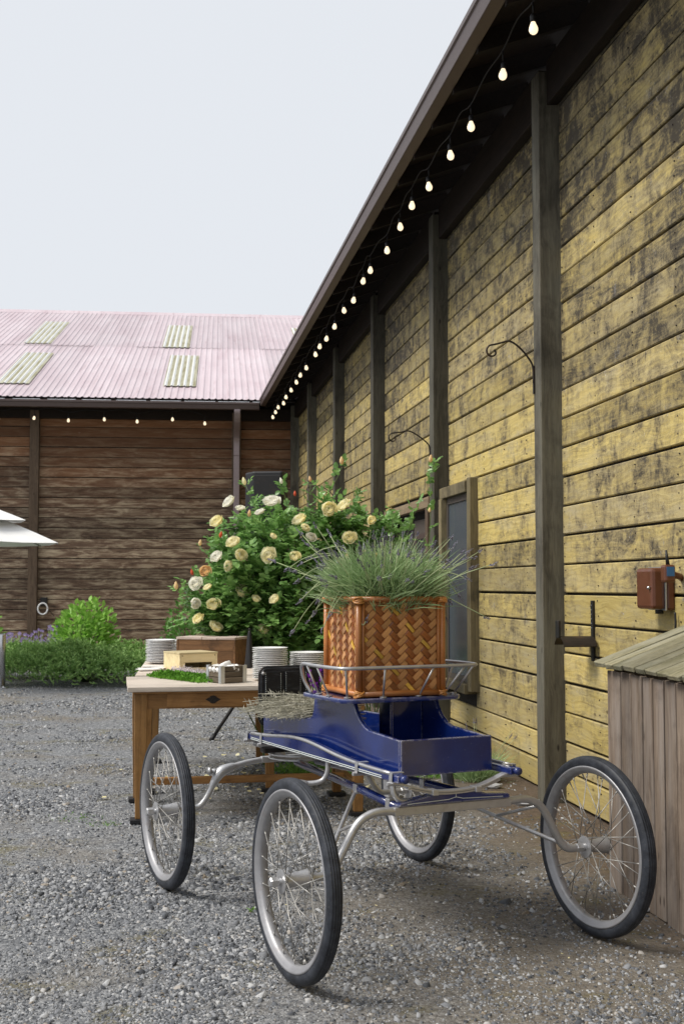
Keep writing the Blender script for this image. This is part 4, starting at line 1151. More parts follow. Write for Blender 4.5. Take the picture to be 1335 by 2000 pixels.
# long side faces left-front, slotted end faces right-front
MB().box((x0, y0, 0), (x0 + .012, y1, hh - .013)).build('side_board', M['pine'], pb, bevel=.002)
MB().box((x1 - .012, y0, 0), (x1, y1, hh - .013)).build('side_board', M['pine'], pb, bevel=.002)
MB().box((x0 + .0125, y1 - .012, 0), (x1 - .0125, y1, hh - .013)).build('side_board', M['pine'], pb, bevel=.002)
fr = MB().box((x0 + .0125, y0, .058), (x1 - .0125, y0 + .012, hh - .013)).box((x0 + .0125, y0, 0), (x1 - .0125, y0 + .012, .022)).box((x0 + .0125, y0, .0225), (x0 + .04, y0 + .012, .0575)).box((x1 - .04, y0, .0225), (x1 - .0125, y0 + .012, .0575)).build('slotted_end', M['pine'], pb)
MB().box((x0 - .002, y0 - .003, hh - .0125), (x1 + .002, y1 + .002, hh)).build('lid', M['pine'], pb, bevel=.002)
for sx in (x0 + .02, x1 - .02): MB().tube([(sx, y0 - .0045, hh - .022), (sx, y0 - .0005, hh - .022)], .003, 8).build('nail', M['iron'], pb)
# small crate with metal corners, white rolled napkins in it
sc = empty('small_crate', (-.685, 7.345, TT), R(38)); tag(sc, 'small grey slatted crate with galvanised corner strips at the table front', 'crate')
hw, hd, hh = .085, .075, .098
for sx in (-1, 1):
    for k in range(3):
        MB().box((-hw + .001, sx * hd - .004, .003 + k * .033), (hw - .001, sx * hd + .004, .003 + k * .033 + .030), jit=.0006, rng=rb).build('slat', M['greycrate'], sc, bevel=.0015)
        MB().box((sx * hw - .004, -hd + .0045, .003 + k * .033), (sx * hw + .004, hd - .0045, .003 + k * .033 + .030), jit=.0006, rng=rb).build('slat', M['greycrate'], sc, bevel=.0015)
    for sy in (-1, 1):
        MB().box((sx * (hw - .008) - .013, sy * (hd + .005) - .001, 0), (sx * (hw - .008) + .013, sy * (hd + .005) + .001, hh + .004)).box((sx * (hw + .005) - .001, sy * (hd - .008) - .013, 0), (sx * (hw + .005) + .001, sy * (hd - .008) + .013, hh + .004)).build('corner_strip', M['galv'], sc)
MB().box((-hw + .005, -hd + .005, .002), (hw - .005, hd - .005, .008)).build('base', M['greycrate'], sc)
rn = random.Random(31)
for k in range(9):
    x = -.055 + (k % 3) * .05; y = -.045 + (k // 3) * .042
    m = MB(); L = .036
    pr = [(.001, -L), (.012, -L), (.019, -L * .7), (.021, 0), (.018, L * .7), (.010, L), (.001, L)]
    o = m.lathe(pr, 10).build('napkin_roll', M['linen'], None, True)
    o.matrix_world = sc.matrix_basis @ Matrix.Translation((x + rn.uniform(-.005, .005), y, .079 + rn.uniform(0, .008) + (.024 if k == 4 else 0))) @ Matrix.Rotation(rn.uniform(0, 3), 4, 'Z') @ Matrix.Rotation(R(78), 4, 'X')
    for v in o.data.vertices: v.co *= 1 + rn.uniform(-.12, .12)
    tag(o, 'topmost white cloth roll sticking out of the small grey crate' if k == 4 else 'white cloth roll lying low in the small grey crate', 'napkin', 'white rolls in the small crate')
# moss and dry flowers on the table
def clump(name, label, cat, pts_fn, n, mat, size, seed, w=.3):
    rr = random.Random(seed); V, F = [], []
    for k in range(n):
        o = pts_fn(rr); d = Vector((rr.uniform(-1, 1), rr.uniform(-1, 1), rr.uniform(.1, 1.2))).normalized(); L = rr.uniform(.5, 1.2) * size
        ribbon(V, F, [o, o + d * L * .5, o + d * L], L * w, d.cross(Vector((rr.uniform(-1, 1), rr.uniform(-1, 1), rr.uniform(-1, 1)))).normalized())
    return tag(link(name, fast_mesh(name, np.array(V), np.array(F), mat)), label, cat, kind='stuff')
def mossp(rr):
    t = rr.random(); c = Vector((-1.14, 7.85, 0)).lerp(Vector((-.80, 7.40, 0)), t)
    a = rr.uniform(0, 6.28); q = math.sqrt(rr.random()); h = (1 - q * q) * .035
    return Vector((c.x + q * .10 * math.cos(a), c.y + q * .16 * math.sin(a), TT + .002 + rr.random() * h))
clump('table_moss', 'bright green moss bed on the table in front of the pine box', 'moss', mossp, 5200, M['moss'], .018, 3)
def dryp(rr):
    t = rr.random(); c = Vector((-1.10, 8.15, 0)).lerp(Vector((-.80, 7.62, 0)), t)
    a = rr.uniform(0, 6.28); q = math.sqrt(rr.random())
    return Vector((c.x + q * .07 * math.cos(a), c.y + q * .10 * math.sin(a), TT + .012 + rr.random() * .045 * (1 - q)))
clump('dried_flowers', 'pale dried flower sprigs strewn between the moss and the pine box', 'dried flowers', dryp, 2600, M['dryflower'], .014, 4, .16)
pp = empty('place_cards', (-1.33, 8.55, TT), R(10)); tag(pp, 'pale papers lying at the far left of the tables', 'paper')
for k, (x, y, a) in enumerate(((0, 0, .1), (.03, .17, -.2), (-.01, -.2, .3), (.10, -.08, .7))):
    MB().box((-.075, -.05, 0), (.075, .05, .003)).build('sheet', M['paper'], pp, loc=(x, y, .001 + .0035 * k), rot=(0, 0, a))
# black cone fan
cn = empty('table_fan', (-.645, 8.62, TT)); tag(cn, 'tall black cone-shaped table fan beside the dark crate', 'fan')
MB().lathe([(.001, 0), (.036, 0), (.037, .006), (.030, .06), (.018, .20), (.012, .245), (.009, .258), (.001, .262)], 24).build('cone_body', M['blackcloth'], cn, True)
MB().lathe([(.001, .262), (.008, .262), (.009, .272), (.001, .276)], 12).build('hub', M['blackpaint'], cn, True)
for a in (1, -1):
    MB().strap(spline([(0, 0, .268), (.05 * a, -.01, .262), (.09 * a, -.01, .21), (.11 * a, -.01, .13)], 4), .014, .0012, (0, 1, 0)).build('blade', M['blackcloth'], cn)

# ------------------------------------------------------------------ loudspeaker on tripod
spk = empty('loudspeaker', (-.675, 11.05, 1.62), R(-8)); tag(spk, 'black loudspeaker standing above the rose bush', 'loudspeaker')
MB().prism([(-.12, .17), (-.195, -.03), (-.095, -.17), (.17, -.17), (.195, -.03), (.12, .17)], 0, .735, lambda a, b, d: (a, b, d)).build('cabinet', M['blackcloth'], spk, bevel=.015)
MB().box((-.085, -.182, .03), (.16, -.171, .70)).build('grille', M['blackpaint'], spk, bevel=.004)
MB().tube([(-.05, 0, .718), (-.05, 0, .725), (.05, 0, .725), (.05, 0, .718)], .008, 6).build('handle', M['blackcloth'], spk)
stn = empty('speaker_stand', (-.68, 11.05, 0)); tag(stn, 'black tripod speaker stand with a splayed leg behind the tables', 'speaker stand')
MB().tube([(0, 0, .12), (0, 0, 1.62)], .018, 10).build('pole', M['blackpaint'], stn, True)
MB().tube([(0, 0, .62), (0, 0, .70)], .028, 10).build('collar', M['blackcloth'], stn, True)
for a in (215, 335, 95):
    dx, dy = math.cos(R(a)), math.sin(R(a))
    lg = MB().tube([(dx * .03, dy * .03, .66), (dx * .53, dy * .53, .03)], .016, 8).build('leg', M['blackpaint'], stn, True)
    MB().tube([(dx * .515, dy * .515, .05), (dx * .555, dy * .555, .0)], .021, 8).build('rubber_foot', M['blackcloth'], lg, True)
    MB().tube([(0, 0, .25), (dx * .3, dy * .3, .325)], .008, 6).build('brace', M['blackpaint'], stn, True)

# ------------------------------------------------------------------ things on and by the yellow wall
def in_barn(p): return barn.matrix_basis @ Vector(p)
# wooden shed box
sh = empty('wooden_bin', in_barn((0, 5.70, 0)), AW); tag(sh, 'low weathered wooden bin with sloping mossy plank lid against the yellow wall', 'bin')
ex = -.50; y = -.0; rsd = random.Random(2)
yy = 0.0
while yy > -1.75:
    w = rsd.uniform(.105, .15)
    zt = .955
    MB().box((ex - rsd.uniform(0, .004), yy - w + .007, rsd.uniform(-.02, .004)), (ex + .022, yy, zt), jit=.003, rng=rsd).build('side_plank', M['shedside'], sh, bevel=.003)
    yy -= w
LB = yy
xx = ex + .024
while xx < -.03:
    w = min(rsd.uniform(.10, .15), -.02 - xx)
    if w < .03: break
    zt = .985 + (xx - ex) * .36 - .02
    MB().box((xx, -.022, rsd.uniform(-.01, .004)), (xx + w - .004, -.002, zt), jit=.001, rng=rsd).build('side_plank', M['shedside'], sh, bevel=.003)
    xx += w
MB().box((ex + .03, LB + .02, .05), (-.03, -.03, .90)).build('inner_box', M['dark'], sh)
yy = .07; th = math.atan((1.165 - .975) / .51)
lid_len = .54
while yy > LB - .05:
    w = rsd.uniform(.095, .14)
    e = rsd.uniform(-.006, .008)
    Mx = Matrix.Translation((ex - .035, yy, .968)) @ Matrix.Rotation(-th, 4, 'Y')
    MB().box((e, -w + .015, rsd.uniform(-.004, .004)), (lid_len - .005, 0, .024 + rsd.uniform(-.005, .005)), Mx, jit=.0025, rng=rsd).build('lid_plank', M['shedroof'], sh, bevel=.004)
    yy -= w
# meter box
mb_ = empty('utility_box', in_barn((0, 6.10, 1.215)), AW); tag(mb_, 'brown metal utility box with knob on the yellow wall above the bin', 'utility box')
MB().box((-.045, 0, 0), (0, .215, .212)).build('back_case', M['meter'], mb_, bevel=.012)
cv = MB().box((-.120, .004, .004), (-.050, .211, .208)).build('cover', M['meter'], mb_, bevel=.018)
MB().box((-.052, -.003, -.001), (-.047, .217, .213)).build('seal', M['galv'], mb_)
MB().lathe([(.001, .135), (.007, .134), (.009, .128), (.009, .118), (.001, .118)], 12, Matrix.Translation((0, .028, .11)) @ Matrix.Rotation(R(-90), 4, 'Y')).build('knob', M['steel'], cv, True)
MB().tube([(-.06, .06, .0), (-.06, .06, -.018)], .02, 10).build('cable_gland', M['blackpaint'], mb_, True)
MB().tube(spline([(-.02, -.035, -.01), (-.02, -.04, -.07), (-.02, -.02, -.14), (-.015, .0, -.26)], 5), .0055, 6).build('cable', M['blackcloth'], mb_, True)
M['bluelabel'] = m_plain('blue_label', (.03, .12, .28), .4)
M['greyplastic'] = m_plain('grey_plastic', (.30, .30, .30), .5)
an = empty('antenna_unit', in_barn((-.10, 5.955, 1.35)), AW); tag(an, 'small brown sensor with blue label and stub antenna beside the utility box', 'sensor')
MB().box((-.028, -.03, 0), (.028, .03, .085)).build('case', M['meter'], an, bevel=.012)
MB().box((-.019, -.0325, .03), (.019, -.0302, .075)).build('label_plate', M['bluelabel'], an)
MB().tube([(0, 0, .084), (-.006, .004, .155)], [.010, .005], 10).build('antenna', M['blackcloth'], an, True)
MB().tube([(.02, .01, .04), (.08, .05, .03), (.10, .07, .02)], .016, 8).build('mount_arm', M['meter'], an, True)
# saddle hose hanger
hg = empty('hose_hanger', in_barn((0, 7.24, .9)), AW); tag(hg, 'black iron saddle hose hanger on the yellow wall near the first post', 'hose hanger')
MB().box((-.018, -.017, .0), (-.001, .017, .35)).build('back_strap', M['blackpaint'], hg, bevel=.003)
arc = [(.10 * math.sin(R(a)), .145 - .10 + .10 * math.cos(R(a))) for a in range(-62, 63, 10)]
m = MB(); n = len(arc)
vv = [(-.018, a, b) for a, b in arc] + [(-.215, a, b) for a, b in arc] + [(-.018, a, b - .006) for a, b in arc] + [(-.215, a, b - .006) for a, b in arc]
ff = [(i, i + 1, n + i + 1, n + i) for i in range(n - 1)] + [(2 * n + i, 3 * n + i, 3 * n + i + 1, 2 * n + i + 1) for i in range(n - 1)] + [(n + i, n + i + 1, 3 * n + i + 1, 3 * n + i) for i in range(n - 1)] + [(i, 2 * n + i, 2 * n + i + 1, i + 1) for i in range(n - 1)] + [(0, n, 3 * n, 2 * n), (n - 1, 3 * n - 1, 4 * n - 1, 2 * n - 1)]
m.add(vv, ff).build('saddle', M['iron'], hg)
MB().box((-.228, -.028, .135), (-.212, .028, .235)).build('end_lip', M['blackpaint'], hg, bevel=.004)
tw = MB()
for k in range(6): tw.box((-.0205, -.004 + .0, .19 + k * .026), (-.0182, .004, .196 + k * .026), Matrix.Translation((0, 0, 0)))
tw.build('twist_marks', M['galv'], hg)
# scroll brackets for hanging plants
def scroll(name, label, y, z, reach, rise, flip=1):
    root = empty(name, in_barn((-PD - .004, y, z)), AW); tag(root, label, 'bracket', 'scroll brackets on the barn posts')
    pts = [(-.002, 0, -.09), (-.004, 0, 0)]
    pts += [(-.02, 0, .05), (-.09 * reach / .3, 0, rise * .72), (-.17 * reach / .3, 0, rise), (-.24 * reach / .3, 0, rise * .93)]
    cx, cz, r0 = -reach, rise * .60, .048
    for k in range(9):
        a = R(75 + k * 42); r = r0 * (1 - k * .085); pts.append((cx + r * math.cos(a), 0, cz + r * math.sin(a)))
    MB().tube(spline(pts, 4), .0065, 6).build('scroll_rod', M['iron'], root, True)
    MB().box((-.004, -.012, -.16), (.0035, .012, .02)).build('mount_plate', M['iron'], root)
scroll('scroll_bracket', 'curled iron plant bracket on the nearest post', 7.90, 2.72, .27, .175)
scroll('scroll_bracket', 'curled iron plant bracket on the second post above the window', 10.94, 2.54, .33, .16)
scroll('scroll_bracket', 'curled iron plant bracket on a far post just above the roses', 17.02, 2.55, .33, .16)

# ------------------------------------------------------------------ planting
M['roseleaf'] = m_leaf('rose_leaf', (.085, .21, .05), (.28, .47, .15), .24, .40, spec=.5)
M['cane_stem'] = m_leaf('rose_cane', (.07, .13, .035), (.12, .17, .06), .5, .05)
M['petal_yellow'] = m_leaf('yellow_petal', (.96, .84, .38), (.97, .95, .70), .6, .5, spec=.2)
M['petal_cream'] = m_leaf('cream_petal', (.93, .90, .70), (.94, .93, .88), .6, .45, spec=.2)
M['petal_apricot'] = m_leaf('apricot_petal', (.85, .50, .22), (.90, .70, .42), .6, .35, spec=.2)
M['petal_red'] = m_leaf('red_bud', (.45, .03, .02), (.70, .14, .06), .5, .2, spec=.2)
def leaf_mesh(L=.05, W=.037, fold=.22):
    xs_ = [0, .22, .5, .78, 1]; ws = [0.02, .42, .5, .32, .01]
    vv = []
    for x_, w_ in zip(xs_, ws):
        vv += [(x_ * L, -w_ * W, abs(w_) * W * fold + .06 * L * x_), (x_ * L, 0, -.10 * L * x_ * x_ + .06 * L * x_), (x_ * L, w_ * W, abs(w_) * W * fold + .06 * L * x_)]
    ff = []
    for i in range(4): ff += [(3 * i, 3 * i + 3, 3 * i + 4, 3 * i + 1), (3 * i + 1, 3 * i + 4, 3 * i + 5, 3 * i + 2)]
    return np.array(vv), np.array(ff)
LV, LF = leaf_mesh()
def rose_mesh(name, mat, seed, r=.05, openness=1.):
    rr = random.Random(seed); m = MB(); n = 30
    for k in range(n):
        t = k / (n - 1); a = k * 2.39996 + rr.uniform(-.2, .2)
        Rk = r * (.22 + .74 * t) * rr.uniform(.93, 1.07); top = R(16 + 72 * t * openness); bot = R(150 - 20 * t); hw = R(62 - 16 * t)
        vv = []; nu, nv = 6, 5
        for i in range(nv):
            s = i / (nv - 1); ph = bot + (top - bot) * s
            for j in range(nu):
                u = (j / (nu - 1) - .5) * 2
                az = a + u * hw * (.55 + .45 * math.sin(math.pi * min(.5, .18 + s * .5)))
                drop = R(16) * u * u * s
                q = Rk * (1 + (.22 * s ** 4 * t) + rr.uniform(-.03, .03) * (1 + 2 * s))
                pp_ = min(ph + drop, R(165))
                vv.append((q * math.sin(pp_) * math.cos(az), q * math.sin(pp_) * math.sin(az), .82 * q * math.cos(pp_) + r * .25))
        m.add(vv, [(i * nu + j, i * nu + j + 1, (i + 1) * nu + j + 1, (i + 1) * nu + j) for i in range(nv - 1) for j in range(nu - 1)])
    return m.mesh(name, mat, True)
ROSE = {k: [rose_mesh('rose', M['petal_' + k], 10 + q, openness=o) for q, o in enumerate((1., .85, 1.1))] for k in ('yellow', 'cream', 'apricot')}
def bud_mesh(mat):
    return MB().lathe([(.001, -.004), (.007, 0), (.011, .010), (.010, .020), (.005, .032), (.001, .038)], 8).mesh('bud', mat, True)
BUD = {k: bud_mesh(M['petal_' + k]) for k in ('apricot', 'red', 'cream', 'yellow')}

FPX = 2400.; CT, ST = math.cos(math.atan(146 / FPX)), math.sin(math.atan(146 / FPX))
def spot(u, v, d):
    """point of the place at depth d seen in direction (u,v) of the survey photograph"""
    xc = (u - 667.5) / FPX; yc = (1000 - v) / FPX
    ry = CT - yc * ST; return Vector((xc * d / ry, d, EYE + (ST + yc * CT) * d / ry))

def compound_leaf(rr, p, d, leaves, size=1.):
    """five leaflets on a short stalk"""
    side = d.cross(Vector((rr.uniform(-.3, .3), rr.uniform(-.3, .3), 1))).normalized(); up = side.cross(d).normalized()
    for (t, s, a) in ((1., 0, 0), (.62, 1, 55), (.62, -1, 55), (.25, 1, 65), (.25, -1, 65)):
        o = p + d * (.055 * size * t)
        dr = (d * math.cos(R(a)) + side * (s * math.sin(R(a))) + Vector((rr.uniform(-.45, .45), rr.uniform(-.6, .3), rr.uniform(-.5, .3)))).normalized()
        yv = dr.cross(up).normalized(); zv = yv.cross(-dr).normalized()
        if zv.z < 0 and rr.random() < .85: yv, zv = -yv, -zv
        sc = size * rr.uniform(.65, 1.15) * (1. if t > .9 else .85)
        leaves.append((o, dr, yv, zv, sc))

def leaves_to_mesh(name, leaves, mat, V0=LV, F0=LF):
    n = len(leaves); O = np.array([l[0] for l in leaves]); A = np.array([l[1] for l in leaves]); B = np.array([l[2] for l in leaves]); C = np.array([l[3] for l in leaves]); S = np.array([l[4] for l in leaves])
    V = O[:, None, :] + S[:, None, None] * (V0[None, :, 0:1] * A[:, None, :] + V0[None, :, 1:2] * B[:, None, :] + V0[None, :, 2:3] * C[:, None, :])
    F = (F0[None] + (np.arange(n) * len(V0))[:, None, None]).reshape(-1, 4)
    return fast_mesh(name, V.reshape(-1, 3), F, mat, True)

def rose_bush():
    rr = random.Random(42); base = Vector((-.18, 9.45, 0)); root = empty('rose_bush', base)
    tag(root, 'large rose bush with yellow and cream blooms behind the tables', 'rose bush')
    lobes = [(470, 1015, 9.65, 50, 62, 10), (520, 1085, 9.35, 100, 85, 26), (435, 1135, 9.3, 62, 72, 16), (570, 1165, 9.3, 95, 80, 24), (600, 1035, 9.6, 75, 75, 18),
             (690, 1030, 9.85, 65, 55, 13), (690, 1120, 9.7, 85, 80, 16), (490, 1200, 9.35, 105, 45, 20), (600, 1225, 9.5, 70, 50, 12), (775, 1035, 10., 42, 36, 6), (745, 1095, 9.9, 50, 50, 7), (400, 1190, 9.3, 45, 42, 9), (640, 990, 9.8, 55, 40, 8)]
    tips = []
    for (u, v, d, ru, rv, n) in lobes:
        c = spot(u, v, d); rx, rz, ry = ru * d / FPX, rv * d / FPX, (ru + rv) * .55 * d / FPX
        for k in range(int(n * 1.75)):
            q = Vector((rr.gauss(0, 1), rr.gauss(0, 1), rr.gauss(0, 1))).normalized() * (rr.random() ** .42)
            tips.append((Vector((c.x + q.x * rx, c.y + q.y * ry, max(.15, c.z + q.z * rz))), q))
    sprig = [spot(668, 912, 9.7), spot(845, 908, 9.5), spot(480, 948, 9.6), spot(347, 1155, 9.2), spot(606, 945, 9.7), spot(551, 948, 9.6), spot(530, 980, 9.5), spot(700, 965, 9.8), spot(430, 1050, 9.4), spot(380, 1120, 9.3), spot(815, 985, 9.6), spot(770, 1000, 9.8)]
    for p in sprig: tips.append((p, Vector((0, 0, 1))))
    stems = MB(); leaves = []
    for i, (p, q) in enumerate(tips):
        isp = i >= len(tips) - len(sprig)
        b0 = base + Vector((rr.uniform(-.45, .55), rr.uniform(-.2, .3), 0))
        if isp and p.x > .3: b0 = Vector((p.x - .10, p.y + .1, .3))
        midp = b0.lerp(p, .55) + Vector((rr.uniform(-.12, .12), rr.uniform(-.1, .1), .12))
        path = spline([b0, midp, p], 7)
        if isp or i % 3 == 0:
            stems.tube([w - base for w in path], [max(.0022, .007 * (1 - k / len(path))) for k in range(len(path))], 5)
        start = .35 if isp else .62
        for k, w in enumerate(path):
            t = k / (len(path) - 1)
            if t < start: continue
            for r_ in range(2 if isp else 3):
                d = Vector((rr.uniform(-1, 1), rr.uniform(-1, 1), rr.uniform(-.35, .75))); d = (d + q * .6).normalized()
                w2 = w + Vector((rr.uniform(-1, 1), rr.uniform(-1, 1), rr.uniform(-1, 1))) * (.012 if isp else .05)
                compound_leaf(rr, w2, d, leaves, rr.uniform(.9, 1.35) * (.8 if isp else 1.))
    # the leaves nearest the viewer are leaves of their own, the rest one mass
    leaves.sort(key=lambda l: l[0].y + rr.uniform(0, .25) - l[4] * .2)
    near, rest = leaves[:300], leaves[300:]
    lm = fast_mesh('leaf', LV, LF, M['roseleaf'], True)
    for (o, a, b, c, s) in near:
        mt = Matrix((a, b, c)).transposed().to_4x4(); mt.translation = o - base
        ob = link('leaf', lm, root); ob.matrix_basis = mt @ Matrix.Scale(s, 4)
    shifted = [(o - base, a, b, c, s) for (o, a, b, c, s) in rest]
    tag(link('foliage', leaves_to_mesh('foliage', shifted, M['roseleaf']), root), kind='stuff')
    stems.build('stem', M['cane_stem'], root, True)
    blooms = [(444, 977, 'cream', 1.), (421, 1016, 'yellow', 1.), (529, 975, 'cream', 1.25), (582, 1012, 'yellow', 1.15), (642, 993, 'yellow', 1.05), (668, 983, 'yellow', 1.), (453, 1056, 'yellow', 1.1), (471, 1083, 'yellow', .95), (522, 1083, 'yellow', 1.1),
              (443, 1105, 'yellow', .85), (400, 1114, 'apricot', .9), (380, 1138, 'cream', 1.), (475, 1153, 'yellow', 1.2), (416, 1178, 'yellow', 1.), (384, 1205, 'yellow', .9), (423, 1221, 'yellow', 1.05), (515, 1226, 'yellow', .95), (681, 1048, 'yellow', 1.05), (723, 1015, 'yellow', .75),
              (533, 1168, 'yellow', .8), (468, 988, 'cream', .7), (505, 996, 'cream', .8), (421, 1085, 'cream', .9), (727, 1088, 'yellow', .75), (403, 1143, 'yellow', .7), (575, 1084, 'yellow', .8), (608, 1046, 'cream', .8), (501, 1166, 'yellow', .7), (536, 1044, 'yellow', .6), (598, 1028, 'yellow', .7), (383, 1178, 'cream', .8)]
    for k, (u, v, kind, s) in enumerate(blooms):
        p = spot(u, v, rr.uniform(8.95, 9.1)) - base
        d = Vector((rr.uniform(-.9, .7), rr.uniform(-1, -.35), rr.uniform(.0, 1.3))).normalized()
        link('rose', ROSE[kind][k % 3], root, p - d * .02, d.to_track_quat('Z', 'Y').to_euler(), (s * 1.0, s * rr.uniform(.9, 1.08), s * .95))
    for (u, v, kind, s) in ((478, 946, 'yellow', 1.5), (344, 1150, 'apricot', 1.5), (667, 906, 'apricot', 1.5), (840, 902, 'apricot', 1.5), (486, 1008, 'apricot', 1.3), (606, 940, 'apricot', 1.1), (550, 944, 'cream', 1.2), (430, 1049, 'red', 1.2), (376, 1122, 'red', 1.1), (390, 1065, 'apricot', 1.2), (677, 1090, 'apricot', 1.), (576, 968, 'red', 1.), (460, 1120, 'red', .9), (838, 1000, 'apricot', 1.)):
        link('bud', BUD[kind], root, spot(u, v, 9.1 if u < 800 else 9.5) - base, (rr.uniform(-.3, .3), rr.uniform(-.3, .3), 0), (s,) * 3)
rose_bush()

HV, HF = leaf_mesh(.085, .055, .2)
M['hydleaf'] = m_leaf('hydrangea_leaf', (.18, .38, .06), (.36, .60, .13), .5, .3, spec=.35)
def leafy_shrub(name, label, base, rx, ry, h, n, seed, mat, lean=0., size=1., group=None):
    rr = random.Random(seed); root = empty(name, base); tag(root, label, 'shrub', group)
    L = []
    for k in range(n):
        a = rr.uniform(0, 6.283); c = rr.random(); q = rr.random() ** .22
        sx = math.sqrt(1 - c ** 3)
        bump = 1 + .14 * mnoise.noise(Vector((math.cos(a) * 2, math.sin(a) * 2, c * 3 + seed)))
        nrm = Vector((sx * math.cos(a), sx * math.sin(a), c))
        p = Vector((nrm.x * rx * q * bump + lean * c * c, nrm.y * ry * q * bump, .06 + nrm.z * h * q * bump * .95))
        d = (nrm + Vector((rr.uniform(-.8, .8), rr.uniform(-.8, .8), rr.uniform(-.5, .3)))).normalized()
        zv = (nrm + Vector((0, 0, .6)) + Vector((rr.uniform(-.5, .5), rr.uniform(-.5, .5), 0))).normalized(); yv = zv.cross(d)
        if yv.length < .1: continue
        yv.normalize(); zv = d.cross(yv)
        L.append((p, d, yv, zv, rr.uniform(.6, 1.15) * size))
    L.sort(key=lambda l: l[0].y - l[0].z * .5)
    near, rest = L[:120], L[120:]
    lm = fast_mesh('leaf', HV, HF, mat, True)
    for (o, a, b, c, s) in near:
        mt = Matrix((a, b, c)).transposed().to_4x4(); mt.translation = o
        ob = link('leaf', lm, root); ob.matrix_basis = mt @ Matrix.Scale(s, 4)
    tag(link('foliage', leaves_to_mesh('foliage', rest, mat, HV, HF), root), kind='stuff')
    st = MB()
    for k in range(14):
        a = rr.uniform(0, 6.28); st.tube([(0.03 * math.cos(a), .03 * math.sin(a), 0), (rx * .35 * math.cos(a), ry * .35 * math.sin(a), h * .45), (rx * .7 * math.cos(a) + lean * .4, ry * .7 * math.sin(a), h * .7)], [.012, .008, .004], 5)
    st.build('stem', M['cane_stem'], root, True)
leafy_shrub('hydrangea_shrub', 'bright green leafy shrub against the brown wall above the juniper', (-3.86, 18.35, 0), .50, .48, 1.12, 1500, 3, M['hydleaf'], .10, 1.3)
leafy_shrub('hydrangea_shrub', 'bright green leafy shrub cut off by the left edge', (-5.42, 18.3, 0), .42, .42, 1.05, 900, 4, M['hydleaf'])
leafy_shrub('leafy_shrub', 'mid green leafy shrub half hidden behind the left of the roses', (-1.75, 14.6, 0), .42, .42, 1.22, 1000, 5, m_leaf('green_shrub_leaf', (.06, .17, .03), (.14, .29, .06), .45, .25), size=.85)

M['juniper'] = m_leaf('juniper_needle', (.13, .26, .075), (.33, .50, .17), .7, .15, spec=.2)
def juniper():
    rr = random.Random(15); base = Vector((-3.6, 17.4, 0)); root = empty('juniper_bush', base); tag(root, 'low spreading dark green juniper along the foot of the brown wall', 'juniper')
    V, F = [], []
    def surf(x, y):   # height of the mat
        ex_ = max(0., 1 - ((x + .15) / 1.36) ** 4); ey = max(0., 1 - ((y + .0) / 1.0) ** 2)
        return (.50 + .16 * mnoise.noise(Vector((x * 1.7, y * 1.7, 2.)))) * (ex_ ** .35) * (ey ** .5)
    for k in range(3400):
        x = rr.uniform(-1.5, 1.22); y = rr.uniform(-1.0, 1.0); h = surf(x, y)
        if h < .03: continue
        z = h * (1 - rr.random() ** 2 * .55)
        d0 = Vector((rr.uniform(-1, 1), rr.uniform(-1.1, .6), rr.uniform(.1, .9))).normalized()
        L = rr.uniform(.10, .20); o = Vector((x, y, z * .92))
        sd = d0.cross(Vector((0, 0, 1))).normalized(); up = sd.cross(d0)
        ribbon(V, F, [o, o + d0 * L * .5, o + d0 * L], .006, sd)
        for j in range(9):
            t = .15 + .8 * j / 9; p = o + d0 * (L * t)
            s = 1 if j % 2 else -1
            e = (d0 * .8 + sd * (s * rr.uniform(.5, 1.1)) + up * rr.uniform(-.3, .6)).normalized() * (L * rr.uniform(.28, .5) * (1.1 - t * .6))
            ribbon(V, F, [p, p + e * .5, p + e], .0085, e.cross(up if rr.random() < .5 else sd).normalized())
    # one sprig that rises at the right end
    tag(link('foliage', fast_mesh('foliage', np.array(V), np.array(F), M['juniper']), root), kind='stuff')
    st = MB()
    for k in range(18):
        a = rr.uniform(0, 6.28); st.tube([(0, 0, 0), (.45 * math.cos(a), .35 * math.sin(a), .15), (1.05 * math.cos(a), .75 * math.sin(a), .25)], [.02, .012, .004], 5)
    st.build('stem', M['cane_stem'], root, True)
juniper()
M['mauve'] = m_leaf('mauve_petal', (.34, .22, .58), (.56, .44, .78), .6, .3, spec=.2)
def mauve_flowers():
    rr = random.Random(16); base = Vector((-4.58, 18.0, 0)); root = empty('mauve_flower_patch', base); tag(root, 'patch of small mauve flowers at the left behind the juniper', 'flowers')
    V, F = [], []; st = MB(); VL, FL = [], []
    for k in range(120):
        o = Vector((rr.uniform(-.5, .42), rr.uniform(-.25, .15), 0)); e = o + Vector((rr.uniform(-.05, .05), rr.uniform(-.05, .05), rr.uniform(.50, .66 + .1 * (o.x > .1))))
        st.tube([o, e], .003, 4, False)
        for j in range(5):
            a = j * 1.257 + rr.random(); d = Vector((math.cos(a), -.5 + .3 * rr.random(), math.sin(a))).normalized()
            ribbon(V, F, [e, e + d * .012, e + d * .024], .010, d.cross(Vector((0, 1, .2))).normalized())
        for j in range(4):
            p = o.lerp(e, rr.uniform(.2, .9)); d = Vector((rr.uniform(-1, 1), rr.uniform(-1, 1), rr.uniform(0, 1))).normalized() * .07
            ribbon(VL, FL, [p, p + d * .5, p + d], .008, d.cross(Vector((0, 0, 1))).normalized())
    tag(link('petals', fast_mesh('petals', np.array(V), np.array(F), M['mauve']), root), kind='stuff')
    tag(link('foliage', fast_mesh('foliage', np.array(VL), np.array(FL), M['lavleaf']), root), kind='stuff')
    tag(st.build('stems', M['lavstem'], root), kind='stuff')
mauve_flowers()
M['grass'] = m_leaf('grass_blade', (.06, .16, .025), (.16, .30, .06), .6, .3, spec=.25)
